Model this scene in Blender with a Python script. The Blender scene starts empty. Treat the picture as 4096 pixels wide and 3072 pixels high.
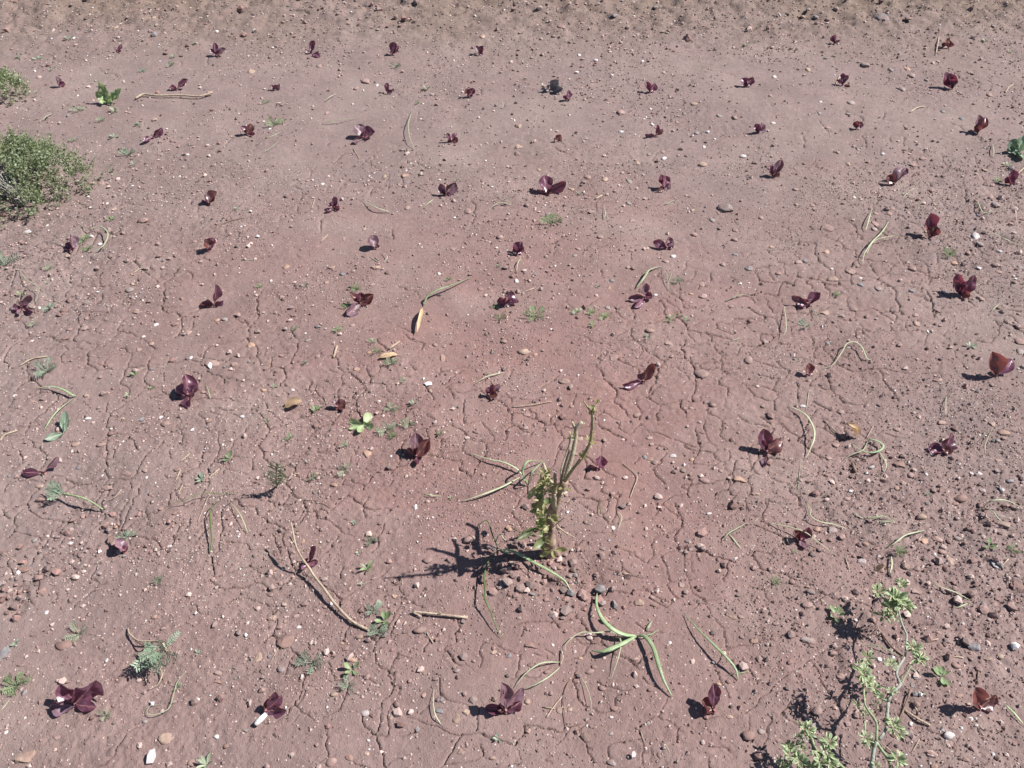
import bpy, bmesh, math, random
import numpy as np
from mathutils import Vector

random.seed(7)
rng = np.random.default_rng(11)
scene = bpy.context.scene
COL = scene.collection

# ------------------------------------------------------------------ camera
CAM_H = 1.5
PITCH = math.radians(41.8)
FPX = 3407.0                       # focal length in photograph pixels (4096 wide)
cam_d = bpy.data.cameras.new('camera')
cam = bpy.data.objects.new('camera', cam_d)
COL.objects.link(cam)
cam.location = (0, 0, CAM_H)
cam.rotation_euler = (math.pi / 2 - PITCH, 0, 0)
cam_d.sensor_width = 36.0
cam_d.lens = FPX / 4096 * 36.0
cam_d.clip_start = 0.02
cam_d.clip_end = 500
scene.camera = cam

# ------------------------------------------------------------------ light
SUN_EL = math.radians(49)
SUN_AZ = math.radians(7)           # from +X towards +Y
sdir = Vector((math.cos(SUN_EL) * math.cos(SUN_AZ), math.cos(SUN_EL) * math.sin(SUN_AZ), math.sin(SUN_EL)))
world = bpy.data.worlds.new('World')
scene.world = world
world.use_nodes = True
wn = world.node_tree
sky = wn.nodes.new('ShaderNodeTexSky')
sky.sky_type = 'NISHITA'
sky.sun_disc = False
sky.sun_elevation = SUN_EL
sky.sun_rotation = math.pi / 2 - SUN_AZ
sky.altitude = 1500
sky.air_density = 1.0
sky.dust_density = 1.2
bg = wn.nodes['Background']
bg.inputs['Strength'].default_value = 0.06
wn.links.new(sky.outputs['Color'], bg.inputs['Color'])
sun_d = bpy.data.lights.new('sun', 'SUN')
sun_d.energy = 5.0
sun_d.angle = math.radians(0.53)
sun_d.color = (1.0, 0.955, 0.92)
sun = bpy.data.objects.new('sun', sun_d)
sun.rotation_euler = sdir.to_track_quat('Z', 'Y').to_euler()
sun.location = sdir * 20
COL.objects.link(sun)
vs = scene.view_settings
vs.view_transform = 'Standard'
vs.look = 'None'
vs.gamma = 1.0
vs.use_curve_mapping = False
vs.exposure = 0.87

# ------------------------------------------------------------------ pixel <-> place
SC = 1024 / 2212.0
def N(c, r, u, v):                # tile coordinates -> photograph pixel
    return 1024 * c + u * SC, 768 * r + v * SC
def S_(u, v):                     # close-up of the cut shrub
    return 1600 + u * SC, 1600 + v * SC
CP, SP = math.cos(PITCH), math.sin(PITCH)
def ray(X, Y):
    x = (X - 2048) / FPX; y = (Y - 1536) / FPX
    return Vector((x, CP - y * SP, -SP - y * CP))
def at_z(X, Y, z=0.0):
    d = ray(X, Y); t = (CAM_H - z) / -d.z
    return Vector((0, 0, CAM_H)) + d * t
def at_y(X, Y, yy):
    d = ray(X, Y); t = yy / d.y
    return Vector((0, 0, CAM_H)) + d * t
def depth(p):
    return p.y * CP + (CAM_H - p.z) * SP
def mpp(p):                       # metres per photograph pixel at a point
    return depth(p) / FPX

# ------------------------------------------------------------------ noise
def _hash(ix, iy, seed):
    v = np.sin(ix * 127.1 + iy * 311.7 + seed * 74.7) * 43758.5453
    return v - np.floor(v)
def vn(x, y, seed=0):
    ix = np.floor(x); iy = np.floor(y); fx = x - ix; fy = y - iy
    fx = fx * fx * (3 - 2 * fx); fy = fy * fy * (3 - 2 * fy)
    a = _hash(ix, iy, seed); b = _hash(ix + 1, iy, seed); c = _hash(ix, iy + 1, seed); d = _hash(ix + 1, iy + 1, seed)
    return (a + (b - a) * fx) * (1 - fy) + (c + (d - c) * fx) * fy - 0.5
def fbm(x, y, seed=0, o=3):
    s = 0; a = 1.0
    for i in range(o):
        s = s + a * vn(x, y, seed + i * 3.1); x = x * 2.03 + 5.2; y = y * 2.03 + 1.7; a *= 0.5
    return s
def sstep(a, b, x):
    t = np.clip((x - a) / (b - a), 0, 1); return t * t * (3 - 2 * t)
# patches where the soil was stirred (photograph pixel, radius in m, strength)
STIR = [(2080, 2300, .09, 1.0), (320, 2150, .12, .55), (3750, 2150, .30, .5), (3950, 2380, .22, .65),
        (4000, 900, .35, .6), (2300, 2350, .08, .7), (60, 2340, .06, .8), (3400, 2650, .25, .35), (300, 1000, .5, .35)]
STIRW = [(at_z(a, b), r, s) for a, b, r, s in STIR]
def stir_mask(x, y):
    m = 0.75 * sstep(3.75, 4.5, y + 0.25 * vn(x * .9, y * .2, 40))
    for p, r, s in STIRW:
        m = np.maximum(m, s * np.exp(-((x - p.x) ** 2 + (y - p.y) ** 2) / (r * r)))
    return m
def h_macro(x, y):
    x = np.asarray(x, float); y = np.asarray(y, float)
    h = 0.030 * fbm(x / .9, y / .9, 1, 2) + 0.008 * fbm(x / .17, y / .17, 9, 2)
    m = stir_mask(x, y)
    h = h + m * (0.020 + .016 * sstep(4.0, 4.6, y)) * fbm(x / .075, y / .075, 21, 2)
    h = h + 0.05 * sstep(4.0, 5.0, y)
    # little heap of earth round the foot of the cut shrub
    return h
def h_crust(xi, yi, mi):
    rough = 0.35 + 0.8 * sstep(-.15, .35, fbm(xi / .33, yi / .33, 31, 2)) + 1.6 * mi
    return rough * (0.0022 * vn(xi / .017, yi / .017, 50) + 0.0020 * vn(xi / .0085, yi / .0085, 51) + 0.0019 * vn(xi / .0047, yi / .0047, 52))
def gz(x, y):
    return float(h_macro(np.array([x]), np.array([y]))[0])
def ground(X, Y, lift=0.0):
    """point on the uneven ground under a photograph pixel"""
    p = at_z(X, Y, 0)
    for _ in range(3):
        p = at_z(X, Y, gz(p.x, p.y) + lift)
    return p

def voro(x, y, cell, seed):
    gx = x / cell; gy = y / cell
    ix = np.floor(gx); iy = np.floor(gy)
    F1 = np.full(x.shape, 1e9); F2 = F1.copy()
    p1x = np.zeros_like(x); p1y = p1x.copy(); p2x = p1x.copy(); p2y = p1x.copy()
    for dx in (-1, 0, 1):
        for dy in (-1, 0, 1):
            cx = ix + dx; cy = iy + dy
            sx = cx + .1 + .8 * _hash(cx, cy, seed); sy = cy + .1 + .8 * _hash(cx, cy, seed + 17.3)
            d = (gx - sx) ** 2 + (gy - sy) ** 2
            n1 = d < F1
            n2 = (~n1) & (d < F2)
            F2 = np.where(n1, F1, np.where(n2, d, F2))
            p2x = np.where(n1, p1x, np.where(n2, sx, p2x)); p2y = np.where(n1, p1y, np.where(n2, sy, p2y))
            F1 = np.where(n1, d, F1)
            p1x = np.where(n1, sx, p1x); p1y = np.where(n1, sy, p1y)
    sep = np.sqrt((p1x - p2x) ** 2 + (p1y - p2y) ** 2) + 1e-6
    e = (F2 - F1) / (2 * sep) * cell
    key = _hash(np.round((p1x + p2x) * 50), np.round((p1y + p2y) * 50), seed + 3)
    return e, key

# ------------------------------------------------------------------ materials
def new_mat(name):
    m = bpy.data.materials.new(name); m.use_nodes = True
    nt = m.node_tree; b = nt.nodes['Principled BSDF']
    return m, nt, b
def L(nt, a, b): nt.links.new(a, b)
def node(nt, t, **k):
    n = nt.nodes.new(t)
    for a, v in k.items(): setattr(n, a, v)
    return n
def mixc(nt, fac, a, b, mode='MIX'):
    n = node(nt, 'ShaderNodeMix', data_type='RGBA', blend_type=mode)
    for sock, val in ((n.inputs[0], fac), (n.inputs[6], a), (n.inputs[7], b)):
        if isinstance(val, (int, float)): sock.default_value = val
        elif isinstance(val, tuple): sock.default_value = (*val, 1) if len(val) == 3 else val
        else: L(nt, val, sock)
    return n.outputs[2]
def ramp(nt, inp, stops):
    r = node(nt, 'ShaderNodeValToRGB')
    el = r.color_ramp.elements
    el[0].position = stops[0][0]; el[1].position = stops[-1][0]
    for s in stops[1:-1]: el.new(s[0])
    for e, s in zip(el, stops):
        c = s[1]; e.color = (c, c, c, 1) if isinstance(c, (int, float)) else (*c, 1)
    L(nt, inp, r.inputs[0]); return r.outputs['Color']
def noise(nt, vec, scale, detail=3, rough=.55):
    n = node(nt, 'ShaderNodeTexNoise'); n.inputs['Scale'].default_value = scale
    n.inputs['Detail'].default_value = detail; n.inputs['Roughness'].default_value = rough
    if vec is not None: L(nt, vec, n.inputs['Vector'])
    return n.outputs['Fac']

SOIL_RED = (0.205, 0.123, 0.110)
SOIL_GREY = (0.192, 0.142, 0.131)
def make_soil():
    m, nt, b = new_mat('soil')
    geo = node(nt, 'ShaderNodeNewGeometry'); pos = geo.outputs['Position']
    # broad soil tint: redder round a middle point, greyer outward, broken by noise
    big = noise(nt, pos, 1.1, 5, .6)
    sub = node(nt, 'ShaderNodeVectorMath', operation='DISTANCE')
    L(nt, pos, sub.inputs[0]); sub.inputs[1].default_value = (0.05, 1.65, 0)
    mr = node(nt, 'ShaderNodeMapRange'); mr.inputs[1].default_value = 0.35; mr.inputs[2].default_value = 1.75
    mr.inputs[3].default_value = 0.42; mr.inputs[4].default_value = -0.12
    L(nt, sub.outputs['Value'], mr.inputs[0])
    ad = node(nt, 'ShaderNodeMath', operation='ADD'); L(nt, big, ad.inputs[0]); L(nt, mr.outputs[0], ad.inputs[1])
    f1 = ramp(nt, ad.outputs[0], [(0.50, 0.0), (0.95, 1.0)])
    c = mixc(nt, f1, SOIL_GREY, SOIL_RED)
    f0 = ramp(nt, noise(nt, pos, 2.3, 4, .6), [(0.46, 0.0), (0.68, 0.55)])
    c = mixc(nt, f0, c, (0.235, 0.185, 0.165))
    f9 = ramp(nt, noise(nt, pos, 1.3, 5, .65), [(0.50, 0.0), (0.72, 0.5)])
    c = mixc(nt, f9, c, (0.145, 0.100, 0.088))
    sy = node(nt, 'ShaderNodeSeparateXYZ'); L(nt, pos, sy.inputs[0])
    ay = node(nt, 'ShaderNodeMath', operation='MULTIPLY_ADD'); L(nt, noise(nt, pos, 1.6, 3, .6), ay.inputs[0]); ay.inputs[1].default_value = 1.6; L(nt, sy.outputs[1], ay.inputs[2])
    my = node(nt, 'ShaderNodeMapRange'); my.inputs[1].default_value = 4.7; my.inputs[2].default_value = 5.5; my.inputs[4].default_value = .75; L(nt, ay.outputs[0], my.inputs[0])
    c = mixc(nt, my.outputs[0], c, (0.150, 0.112, 0.085))      # unworked browner earth beyond the plot
    # medium mottling of dry crust and dust
    f2 = ramp(nt, noise(nt, pos, 9, 5, .6), [(0.35, 0.0), (0.7, 1.0)])
    c = mixc(nt, f2, c, mixc(nt, 1.0, c, (1.22, 1.2, 1.2), 'MULTIPLY'))
    f3 = ramp(nt, noise(nt, pos, 60, 4, .65), [(0.3, 0.0), (0.75, 1.0)])
    c = mixc(nt, f3, mixc(nt, 1.0, c, (0.80, 0.79, 0.79), 'MULTIPLY'), c)
    # grit: single pale and dark grains
    v = node(nt, 'ShaderNodeTexVoronoi'); v.inputs['Scale'].default_value = 170; L(nt, pos, v.inputs['Vector'])
    g = ramp(nt, v.outputs['Distance'], [(0.16, 1.0), (0.30, 0.0)])
    sep = node(nt, 'ShaderNodeSeparateColor'); L(nt, v.outputs['Color'], sep.inputs[0])
    pick = ramp(nt, sep.outputs[0], [(0.80, 0.0), (0.86, 1.0)])
    mm = node(nt, 'ShaderNodeMath', operation='MULTIPLY'); L(nt, g, mm.inputs[0]); L(nt, pick, mm.inputs[1])
    grain = ramp(nt, sep.outputs[1], [(0.0, (0.17, 0.10, 0.085)), (0.5, (0.33, 0.22, 0.185)), (1.0, (0.62, 0.55, 0.52))])
    c = mixc(nt, mm.outputs[0], c, grain)
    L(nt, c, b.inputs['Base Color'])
    b.inputs['Roughness'].default_value = 0.93
    b.inputs['Specular IOR Level'].default_value = 0.25
    bp = node(nt, 'ShaderNodeBump'); bp.inputs['Strength'].default_value = 0.7; bp.inputs['Distance'].default_value = 0.003
    n1 = noise(nt, pos, 330, 3, .6); n2 = noise(nt, pos, 120, 3, .6)
    a2 = node(nt, 'ShaderNodeMath', operation='ADD'); L(nt, n1, a2.inputs[0]); L(nt, n2, a2.inputs[1])
    L(nt, a2.outputs[0], bp.inputs['Height']); L(nt, bp.outputs[0], b.inputs['Normal'])
    return m
def make_crumb():
    m, nt, b = new_mat('soil_crumb')
    at = node(nt, 'ShaderNodeAttribute'); at.attribute_name = 'grain_colour'
    geo = node(nt, 'ShaderNodeNewGeometry')
    f = noise(nt, geo.outputs['Position'], 220, 3, .6)
    c = mixc(nt, ramp(nt, f, [(0.3, 0.0), (0.7, 1.0)]), mixc(nt, 1.0, at.outputs['Color'], (0.8, 0.8, 0.8), 'MULTIPLY'), at.outputs['Color'])
    L(nt, c, b.inputs['Base Color']); b.inputs['Roughness'].default_value = 0.9
    b.inputs['Specular IOR Level'].default_value = 0.3
    return m
def make_stone(name, c1, dust=0.5, rough=.75):
    m, nt, b = new_mat(name)
    tc = node(nt, 'ShaderNodeTexCoord'); oi = node(nt, 'ShaderNodeObjectInfo')
    geo = node(nt, 'ShaderNodeNewGeometry'); pos = geo.outputs['Position']
    f = ramp(nt, noise(nt, pos, 75, 5, .65), [(0.32, 0.0), (0.72, 1.0)])
    dark = tuple(x * .68 for x in c1); lite = tuple(min(x * 1.18, .85) for x in c1)
    c = mixc(nt, f, dark, lite)
    br = node(nt, 'ShaderNodeMapRange'); br.inputs[3].default_value = .78; br.inputs[4].default_value = 1.15
    L(nt, oi.outputs['Random'], br.inputs[0])
    cc = node(nt, 'ShaderNodeCombineColor'); 
    for i in range(3): L(nt, br.outputs[0], cc.inputs[i])
    c = mixc(nt, 1.0, c, cc.outputs[0], 'MULTIPLY')
    d = ramp(nt, noise(nt, pos, 38, 4, .6), [(0.40, 0.0), (0.62, dust)])
    c = mixc(nt, d, c, (0.21, 0.125, 0.105))
    L(nt, c, b.inputs['Base Color']); b.inputs['Roughness'].default_value = rough
    bp = node(nt, 'ShaderNodeBump'); bp.inputs['Strength'].default_value = .5; bp.inputs['Distance'].default_value = .003
    L(nt, noise(nt, pos, 190, 4, .65), bp.inputs['Height']); L(nt, bp.outputs[0], b.inputs['Normal'])
    return m
def leafy(name, c_a, c_b, trans, tfac=.35, rough=.45, vein=None, margin=None, spec=.5, coat=0.0):
    """leaf: mottled base colour, pale midrib and margin from the leaf's own UVs, light shining through"""
    m, nt, b = new_mat(name)
    oi = node(nt, 'ShaderNodeObjectInfo'); geo = node(nt, 'ShaderNodeNewGeometry'); pos = geo.outputs['Position']
    f = ramp(nt, noise(nt, pos, 55, 4, .6), [(0.32, 0.0), (0.70, 1.0)])
    c = mixc(nt, f, c_a, c_b)
    br = node(nt, 'ShaderNodeMapRange'); br.inputs[3].default_value = .7; br.inputs[4].default_value = 1.35
    L(nt, oi.outputs['Random'], br.inputs[0])
    cc = node(nt, 'ShaderNodeCombineColor')
    for i in range(3): L(nt, br.outputs[0], cc.inputs[i])
    c = mixc(nt, 1.0, c, cc.outputs[0], 'MULTIPLY')
    uv = node(nt, 'ShaderNodeUVMap'); uv.uv_map = 'leaf_uv'
    sx = node(nt, 'ShaderNodeSeparateXYZ'); L(nt, uv.outputs[0], sx.inputs[0])
    a = node(nt, 'ShaderNodeMath', operation='SUBTRACT'); L(nt, sx.outputs[0], a.inputs[0]); a.inputs[1].default_value = .5
    ab = node(nt, 'ShaderNodeMath', operation='ABSOLUTE'); L(nt, a.outputs[0], ab.inputs[0])
    tcol = trans
    if vein:
        fv = ramp(nt, ab.outputs[0], [(0.02, 1.0), (0.075, 0.0)])
        c = mixc(nt, fv, c, vein)
    if margin:
        fm = ramp(nt, ab.outputs[0], [(0.30, 0.0), (0.42, 1.0)])
        c = mixc(nt, fm, c, margin)
    L(nt, c, b.inputs['Base Color'])
    b.inputs['Roughness'].default_value = rough
    b.inputs['Specular IOR Level'].default_value = spec
    b.inputs['Coat Weight'].default_value = coat; b.inputs['Coat Roughness'].default_value = .25
    bp = node(nt, 'ShaderNodeBump'); bp.inputs['Strength'].default_value = .5; bp.inputs['Distance'].default_value = .002
    L(nt, noise(nt, pos, 130, 3, .6), bp.inputs['Height']); L(nt, bp.outputs[0], b.inputs['Normal'])
    tr = node(nt, 'ShaderNodeBsdfTranslucent'); tr.inputs[0].default_value = (*trans, 1)
    mx = node(nt, 'ShaderNodeMixShader'); mx.inputs[0].default_value = tfac
    L(nt, b.outputs[0], mx.inputs[1]); L(nt, tr.outputs[0], mx.inputs[2])
    L(nt, mx.outputs[0], nt.nodes['Material Output'].inputs['Surface'])
    return m
def woody(name, c1, c2, scale=90, rough=.8):
    m, nt, b = new_mat(name)
    geo = node(nt, 'ShaderNodeNewGeometry'); pos = geo.outputs['Position']
    f = ramp(nt, noise(nt, pos, scale, 5, .65), [(0.33, 0.0), (0.68, 1.0)])
    L(nt, mixc(nt, f, c1, c2), b.inputs['Base Color']); b.inputs['Roughness'].default_value = rough
    bp = node(nt, 'ShaderNodeBump'); bp.inputs['Strength'].default_value = .6; bp.inputs['Distance'].default_value = .003
    L(nt, noise(nt, pos, scale * 2, 3, .6), bp.inputs['Height']); L(nt, bp.outputs[0], b.inputs['Normal'])
    return m

M = {}
M['soil'] = make_soil()
M['crumb'] = make_crumb()
STONE_COL = {'p': (0.285, 0.195, 0.168), 't': (0.33, 0.24, 0.18), 'g': (0.25, 0.215, 0.20), 'w': (0.50, 0.46, 0.445),
             'b': (0.20, 0.193, 0.195), 'r': (0.20, 0.125, 0.105), 'o': (0.37, 0.24, 0.17)}
STONE_WORD = {'p': 'pinkish', 't': 'tan', 'g': 'grey', 'w': 'white', 'b': 'blue-grey', 'r': 'reddish-brown', 'o': 'orange-buff'}
for k, c in STONE_COL.items():
    M['stone_' + k] = make_stone('stone_' + STONE_WORD[k], c, .3 if k == 'w' else .8)
M['lettuce'] = leafy('red_lettuce_leaf', (0.060, 0.021, 0.040), (0.165, 0.072, 0.108), (0.32, 0.065, 0.10), .28, .30, vein=(0.30, 0.16, 0.19), coat=.25)
M['lettuce_rust'] = leafy('rusty_lettuce_leaf', (0.064, 0.026, 0.030), (0.145, 0.066, 0.066), (0.32, 0.085, 0.070), .30, .32, vein=(0.2, 0.09, 0.05), coat=.2)
M['lettuce_pale'] = leafy('dusty_lettuce_leaf', (0.11, 0.06, 0.085), (0.22, 0.14, 0.17), (0.28, 0.08, 0.08), .25, .42, vein=(0.3, 0.18, 0.18))
M['lettuce_stem'] = woody('lettuce_stem', (0.20, 0.07, 0.075), (0.34, 0.17, 0.15))
M['white_stub'] = woody('white_stub', (0.62, 0.58, 0.52), (0.8, 0.78, 0.72))
M['weed'] = leafy('weed_leaf', (0.13, 0.19, 0.085), (0.25, 0.33, 0.17), (0.30, 0.44, 0.13), .3, .5)
M['weed_pale'] = leafy('pale_weed_leaf', (0.18, 0.22, 0.14), (0.31, 0.35, 0.24), (0.32, 0.42, 0.2), .25, .55)
M['weed_blue'] = leafy('bluish_weed_leaf', (0.14, 0.20, 0.135), (0.26, 0.335, 0.24), (0.25, 0.4, 0.2), .22, .5, vein=(0.36, 0.42, 0.31))
M['rosette'] = leafy('rosette_leaf', (0.21, 0.28, 0.13), (0.34, 0.41, 0.23), (0.36, 0.48, 0.18), .3, .5, vein=(0.42, 0.52, 0.25))
M['varieg'] = leafy('variegated_leaf', (0.15, 0.20, 0.11), (0.25, 0.32, 0.18), (0.36, 0.48, 0.16), .25, .5, margin=(0.55, 0.58, 0.33))
M['shrub'] = leafy('shrub_leaf', (0.165, 0.205, 0.115), (0.33, 0.375, 0.225), (0.30, 0.36, 0.10), .25, .5)
M['stumpleaf'] = leafy('stump_leaf', (0.22, 0.21, 0.085), (0.37, 0.35, 0.17), (0.42, 0.42, 0.12), .3, .5, vein=(0.42, 0.43, 0.24))
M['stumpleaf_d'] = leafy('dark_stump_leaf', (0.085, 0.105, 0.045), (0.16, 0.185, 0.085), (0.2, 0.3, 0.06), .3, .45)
M['grass'] = leafy('wilted_grass', (0.22, 0.30, 0.15), (0.38, 0.46, 0.27), (0.36, 0.48, 0.18), .25, .45)
M['grass_pale'] = leafy('pale_wilted_grass', (0.30, 0.33, 0.20), (0.44, 0.46, 0.31), (0.42, 0.46, 0.22), .2, .5)
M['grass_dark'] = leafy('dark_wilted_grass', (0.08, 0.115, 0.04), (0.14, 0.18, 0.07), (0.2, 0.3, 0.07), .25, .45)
M['straw'] = woody('straw', (0.25, 0.18, 0.125), (0.44, 0.355, 0.265))
M['twig'] = woody('brown_twig', (0.12, 0.075, 0.055), (0.22, 0.145, 0.105))
M['bark'] = woody('bark', (0.15, 0.10, 0.068), (0.36, 0.27, 0.19), 60)
M['bark_pale'] = woody('pale_bark', (0.27, 0.22, 0.15), (0.44, 0.39, 0.27), 110)
M['bark_green'] = woody('green_bark', (0.19, 0.16, 0.085), (0.35, 0.31, 0.17), 120)
M['green_stem'] = woody('green_stem', (0.16, 0.21, 0.10), (0.29, 0.34, 0.19), 120)
M['grey_stem'] = woody('grey_stem', (0.20, 0.215, 0.175), (0.33, 0.34, 0.28), 120)
M['grey_twig'] = woody('grey_dry_twig', (0.22, 0.20, 0.185), (0.42, 0.40, 0.38), 120)
M['dry_leaf'] = leafy('dry_leaf', (0.33, 0.22, 0.13), (0.48, 0.35, 0.22), (0.5, 0.3, 0.12), .2, .7, vein=(0.3, 0.2, 0.12))
M['scrap'] = leafy('grey_scrap', (0.14, 0.12, 0.125), (0.24, 0.205, 0.21), (0.2, 0.2, 0.22), .1, .6)

# ------------------------------------------------------------------ object helpers
def mesh(name, V, F, mat, UV=None, smooth=True):
    me = bpy.data.meshes.new(name)
    me.from_pydata([tuple(v) for v in V], [], F)
    if smooth: me.polygons.foreach_set('use_smooth', [True] * len(F))
    if UV is not None:
        l = me.uv_layers.new(name='leaf_uv')
        idx = np.empty(len(me.loops), np.int32); me.loops.foreach_get('vertex_index', idx)
        l.data.foreach_set('uv', np.asarray(UV, np.float32)[idx].ravel())
    me.materials.append(M[mat] if isinstance(mat, str) else mat)
    me.update()
    return me
def obj(name, me, parent=None, loc=(0, 0, 0)):
    o = bpy.data.objects.new(name, me); COL.objects.link(o); o.location = loc
    if parent: o.parent = parent
    return o
def tag(o, label, cat, group=None):
    o['label'] = label; o['category'] = cat
    if group: o['group'] = group
    return o
def thing(name, loc):
    return obj(name, None, None, loc)
class Buf:
    def __init__(s): s.V = []; s.F = []; s.UV = []
    def add(s, V, F, UV):
        n = len(s.V); s.V += V; s.UV += UV; s.F += [tuple(i + n for i in f) for f in F]
    def build(s, name, mat, parent=None, origin=Vector((0, 0, 0)), loc=(0, 0, 0), smooth=True):
        return obj(name, mesh(name, [Vector(v) - origin for v in s.V], s.F, mat, s.UV, smooth), parent, loc)

def smooth_path(P, per=4):
    P = [Vector(p) for p in P]
    if len(P) < 3:
        return [P[0].lerp(P[1], i / 3) for i in range(4)]
    out = []
    Q = [P[0] * 2 - P[1]] + P + [P[-1] * 2 - P[-2]]
    for i in range(1, len(Q) - 2):
        a, b, c, d = Q[i - 1:i + 3]
        for k in range(per):
            t = k / per
            out.append(0.5 * ((2 * b) + (c - a) * t + (2 * a - 5 * b + 4 * c - d) * t * t + (3 * b - a - 3 * c + d) * t ** 3))
    out.append(P[-1]); return out
def tube(P, R, sides=6, flat=1.0, up=Vector((0, 0, 1)), cap=True):
    V = []; F = []; UV = []; n = len(P)
    for i, p in enumerate(P):
        t = (P[min(i + 1, n - 1)] - P[max(i - 1, 0)])
        if t.length < 1e-9: t = Vector((0, 1, 0))
        t.normalize()
        s = t.cross(up)
        if s.length < .05: s = t.cross(Vector((1, 0, 0)))
        s.normalize(); u = s.cross(t)
        for k in range(sides):
            a = 2 * math.pi * k / sides
            V.append(p + s * (math.cos(a) * R[i]) + u * (math.sin(a) * R[i] * flat))
            UV.append((.5 + .5 * math.cos(a), i / (n - 1)))
    for i in range(n - 1):
        for k in range(sides):
            k2 = (k + 1) % sides
            F.append((i * sides + k, i * sides + k2, (i + 1) * sides + k2, (i + 1) * sides + k))
    if cap:
        F.append(tuple(range(sides))[::-1]); F.append(tuple(range((n - 1) * sides, n * sides)))
    return V, F, UV
def rough_tube(P, R, sides=8, amp=.12, seed=0):
    r = random.Random(seed)
    V, F, UV = tube(P, R, sides)
    n = len(P)
    for i in range(n):
        for k in range(sides):
            V[i * sides + k] = P[i] + (V[i * sides + k] - P[i]) * (1 + r.uniform(-amp, amp))
    return V, F, UV

def leaf(B, T, W, up, shape=1.25, pet=.12, cup=.25, wave=.1, bend=.12, nu=6, nv=8, r=random, fold=0.0, gap=.14, twist=0.0, rec=0.0, crink=.04):
    """one leaf blade from B to T, W wide, `up` roughly the side its face looks to"""
    B = Vector(B); T = Vector(T); ax = T - B; Ln = ax.length
    if Ln < 1e-6: ax = Vector((0, 0, .01)); Ln = .01
    a = ax.normalized(); n = up - a * up.dot(a)
    if n.length < 1e-4: n = Vector((0, -1, .3)) - a * Vector((0, -1, .3)).dot(a)
    n.normalize(); s = a.cross(n)
    V = []; UV = []; F = []
    ph = r.uniform(0, 6.28); ph2 = r.uniform(0, 6.28)
    s0, n0 = s, n
    for j in range(nv + 1):
        t = j / nv
        tw = twist * (t - .35); s = s0 * math.cos(tw) + n0 * math.sin(tw); n = n0 * math.cos(tw) - s0 * math.sin(tw)
        q = max(0.0, (t - gap) / (1 - gap))
        prof = max(pet * (1 - t) * .9 + .02, math.sin(math.pi * q ** shape) ** .55 if 0 < q < 1 else 0.0)
        c = B + ax * t + n * (-bend * Ln * (4 * t * (1 - t)) - rec * Ln * max(0.0, (t - .5) / .5) ** 2)
        for i in range(nu + 1):
            u = i / nu * 2 - 1
            hw = W * .5 * prof
            off = cup * hw * u * u + fold * hw * abs(u) + wave * hw * u * u * math.sin(t * 9 + ph + (1.7 if u > 0 else 0)) + crink * W * prof * (math.sin(u * 5 + t * 11 + ph2) + .7 * math.sin(u * 9 - t * 17 + ph))
            V.append(c + s * (u * hw * (1 - .12 * abs(u) * cup * 2)) + n * off)
            UV.append((i / nu, t))
    for j in range(nv):
        for i in range(nu):
            k = j * (nu + 1) + i
            F.append((k, k + 1, k + nu + 2, k + nu + 1))
    return V, F, UV
def roll_up(B, T, ang, at=None):
    """face direction: towards a standing viewer, turned about the leaf's axis"""
    a = (Vector(T) - Vector(B)).normalized()
    v = Vector((0, -.85, .75)) if at is None else (Vector((0, 0, CAM_H)) - at).normalized()
    n = v - a * v.dot(a)
    if n.length < .05: n = Vector((.7, 0, .7)) - a * Vector((.7, 0, .7)).dot(a)
    n.normalize()
    return n * math.cos(ang) + a.cross(n) * math.sin(ang)

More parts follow.
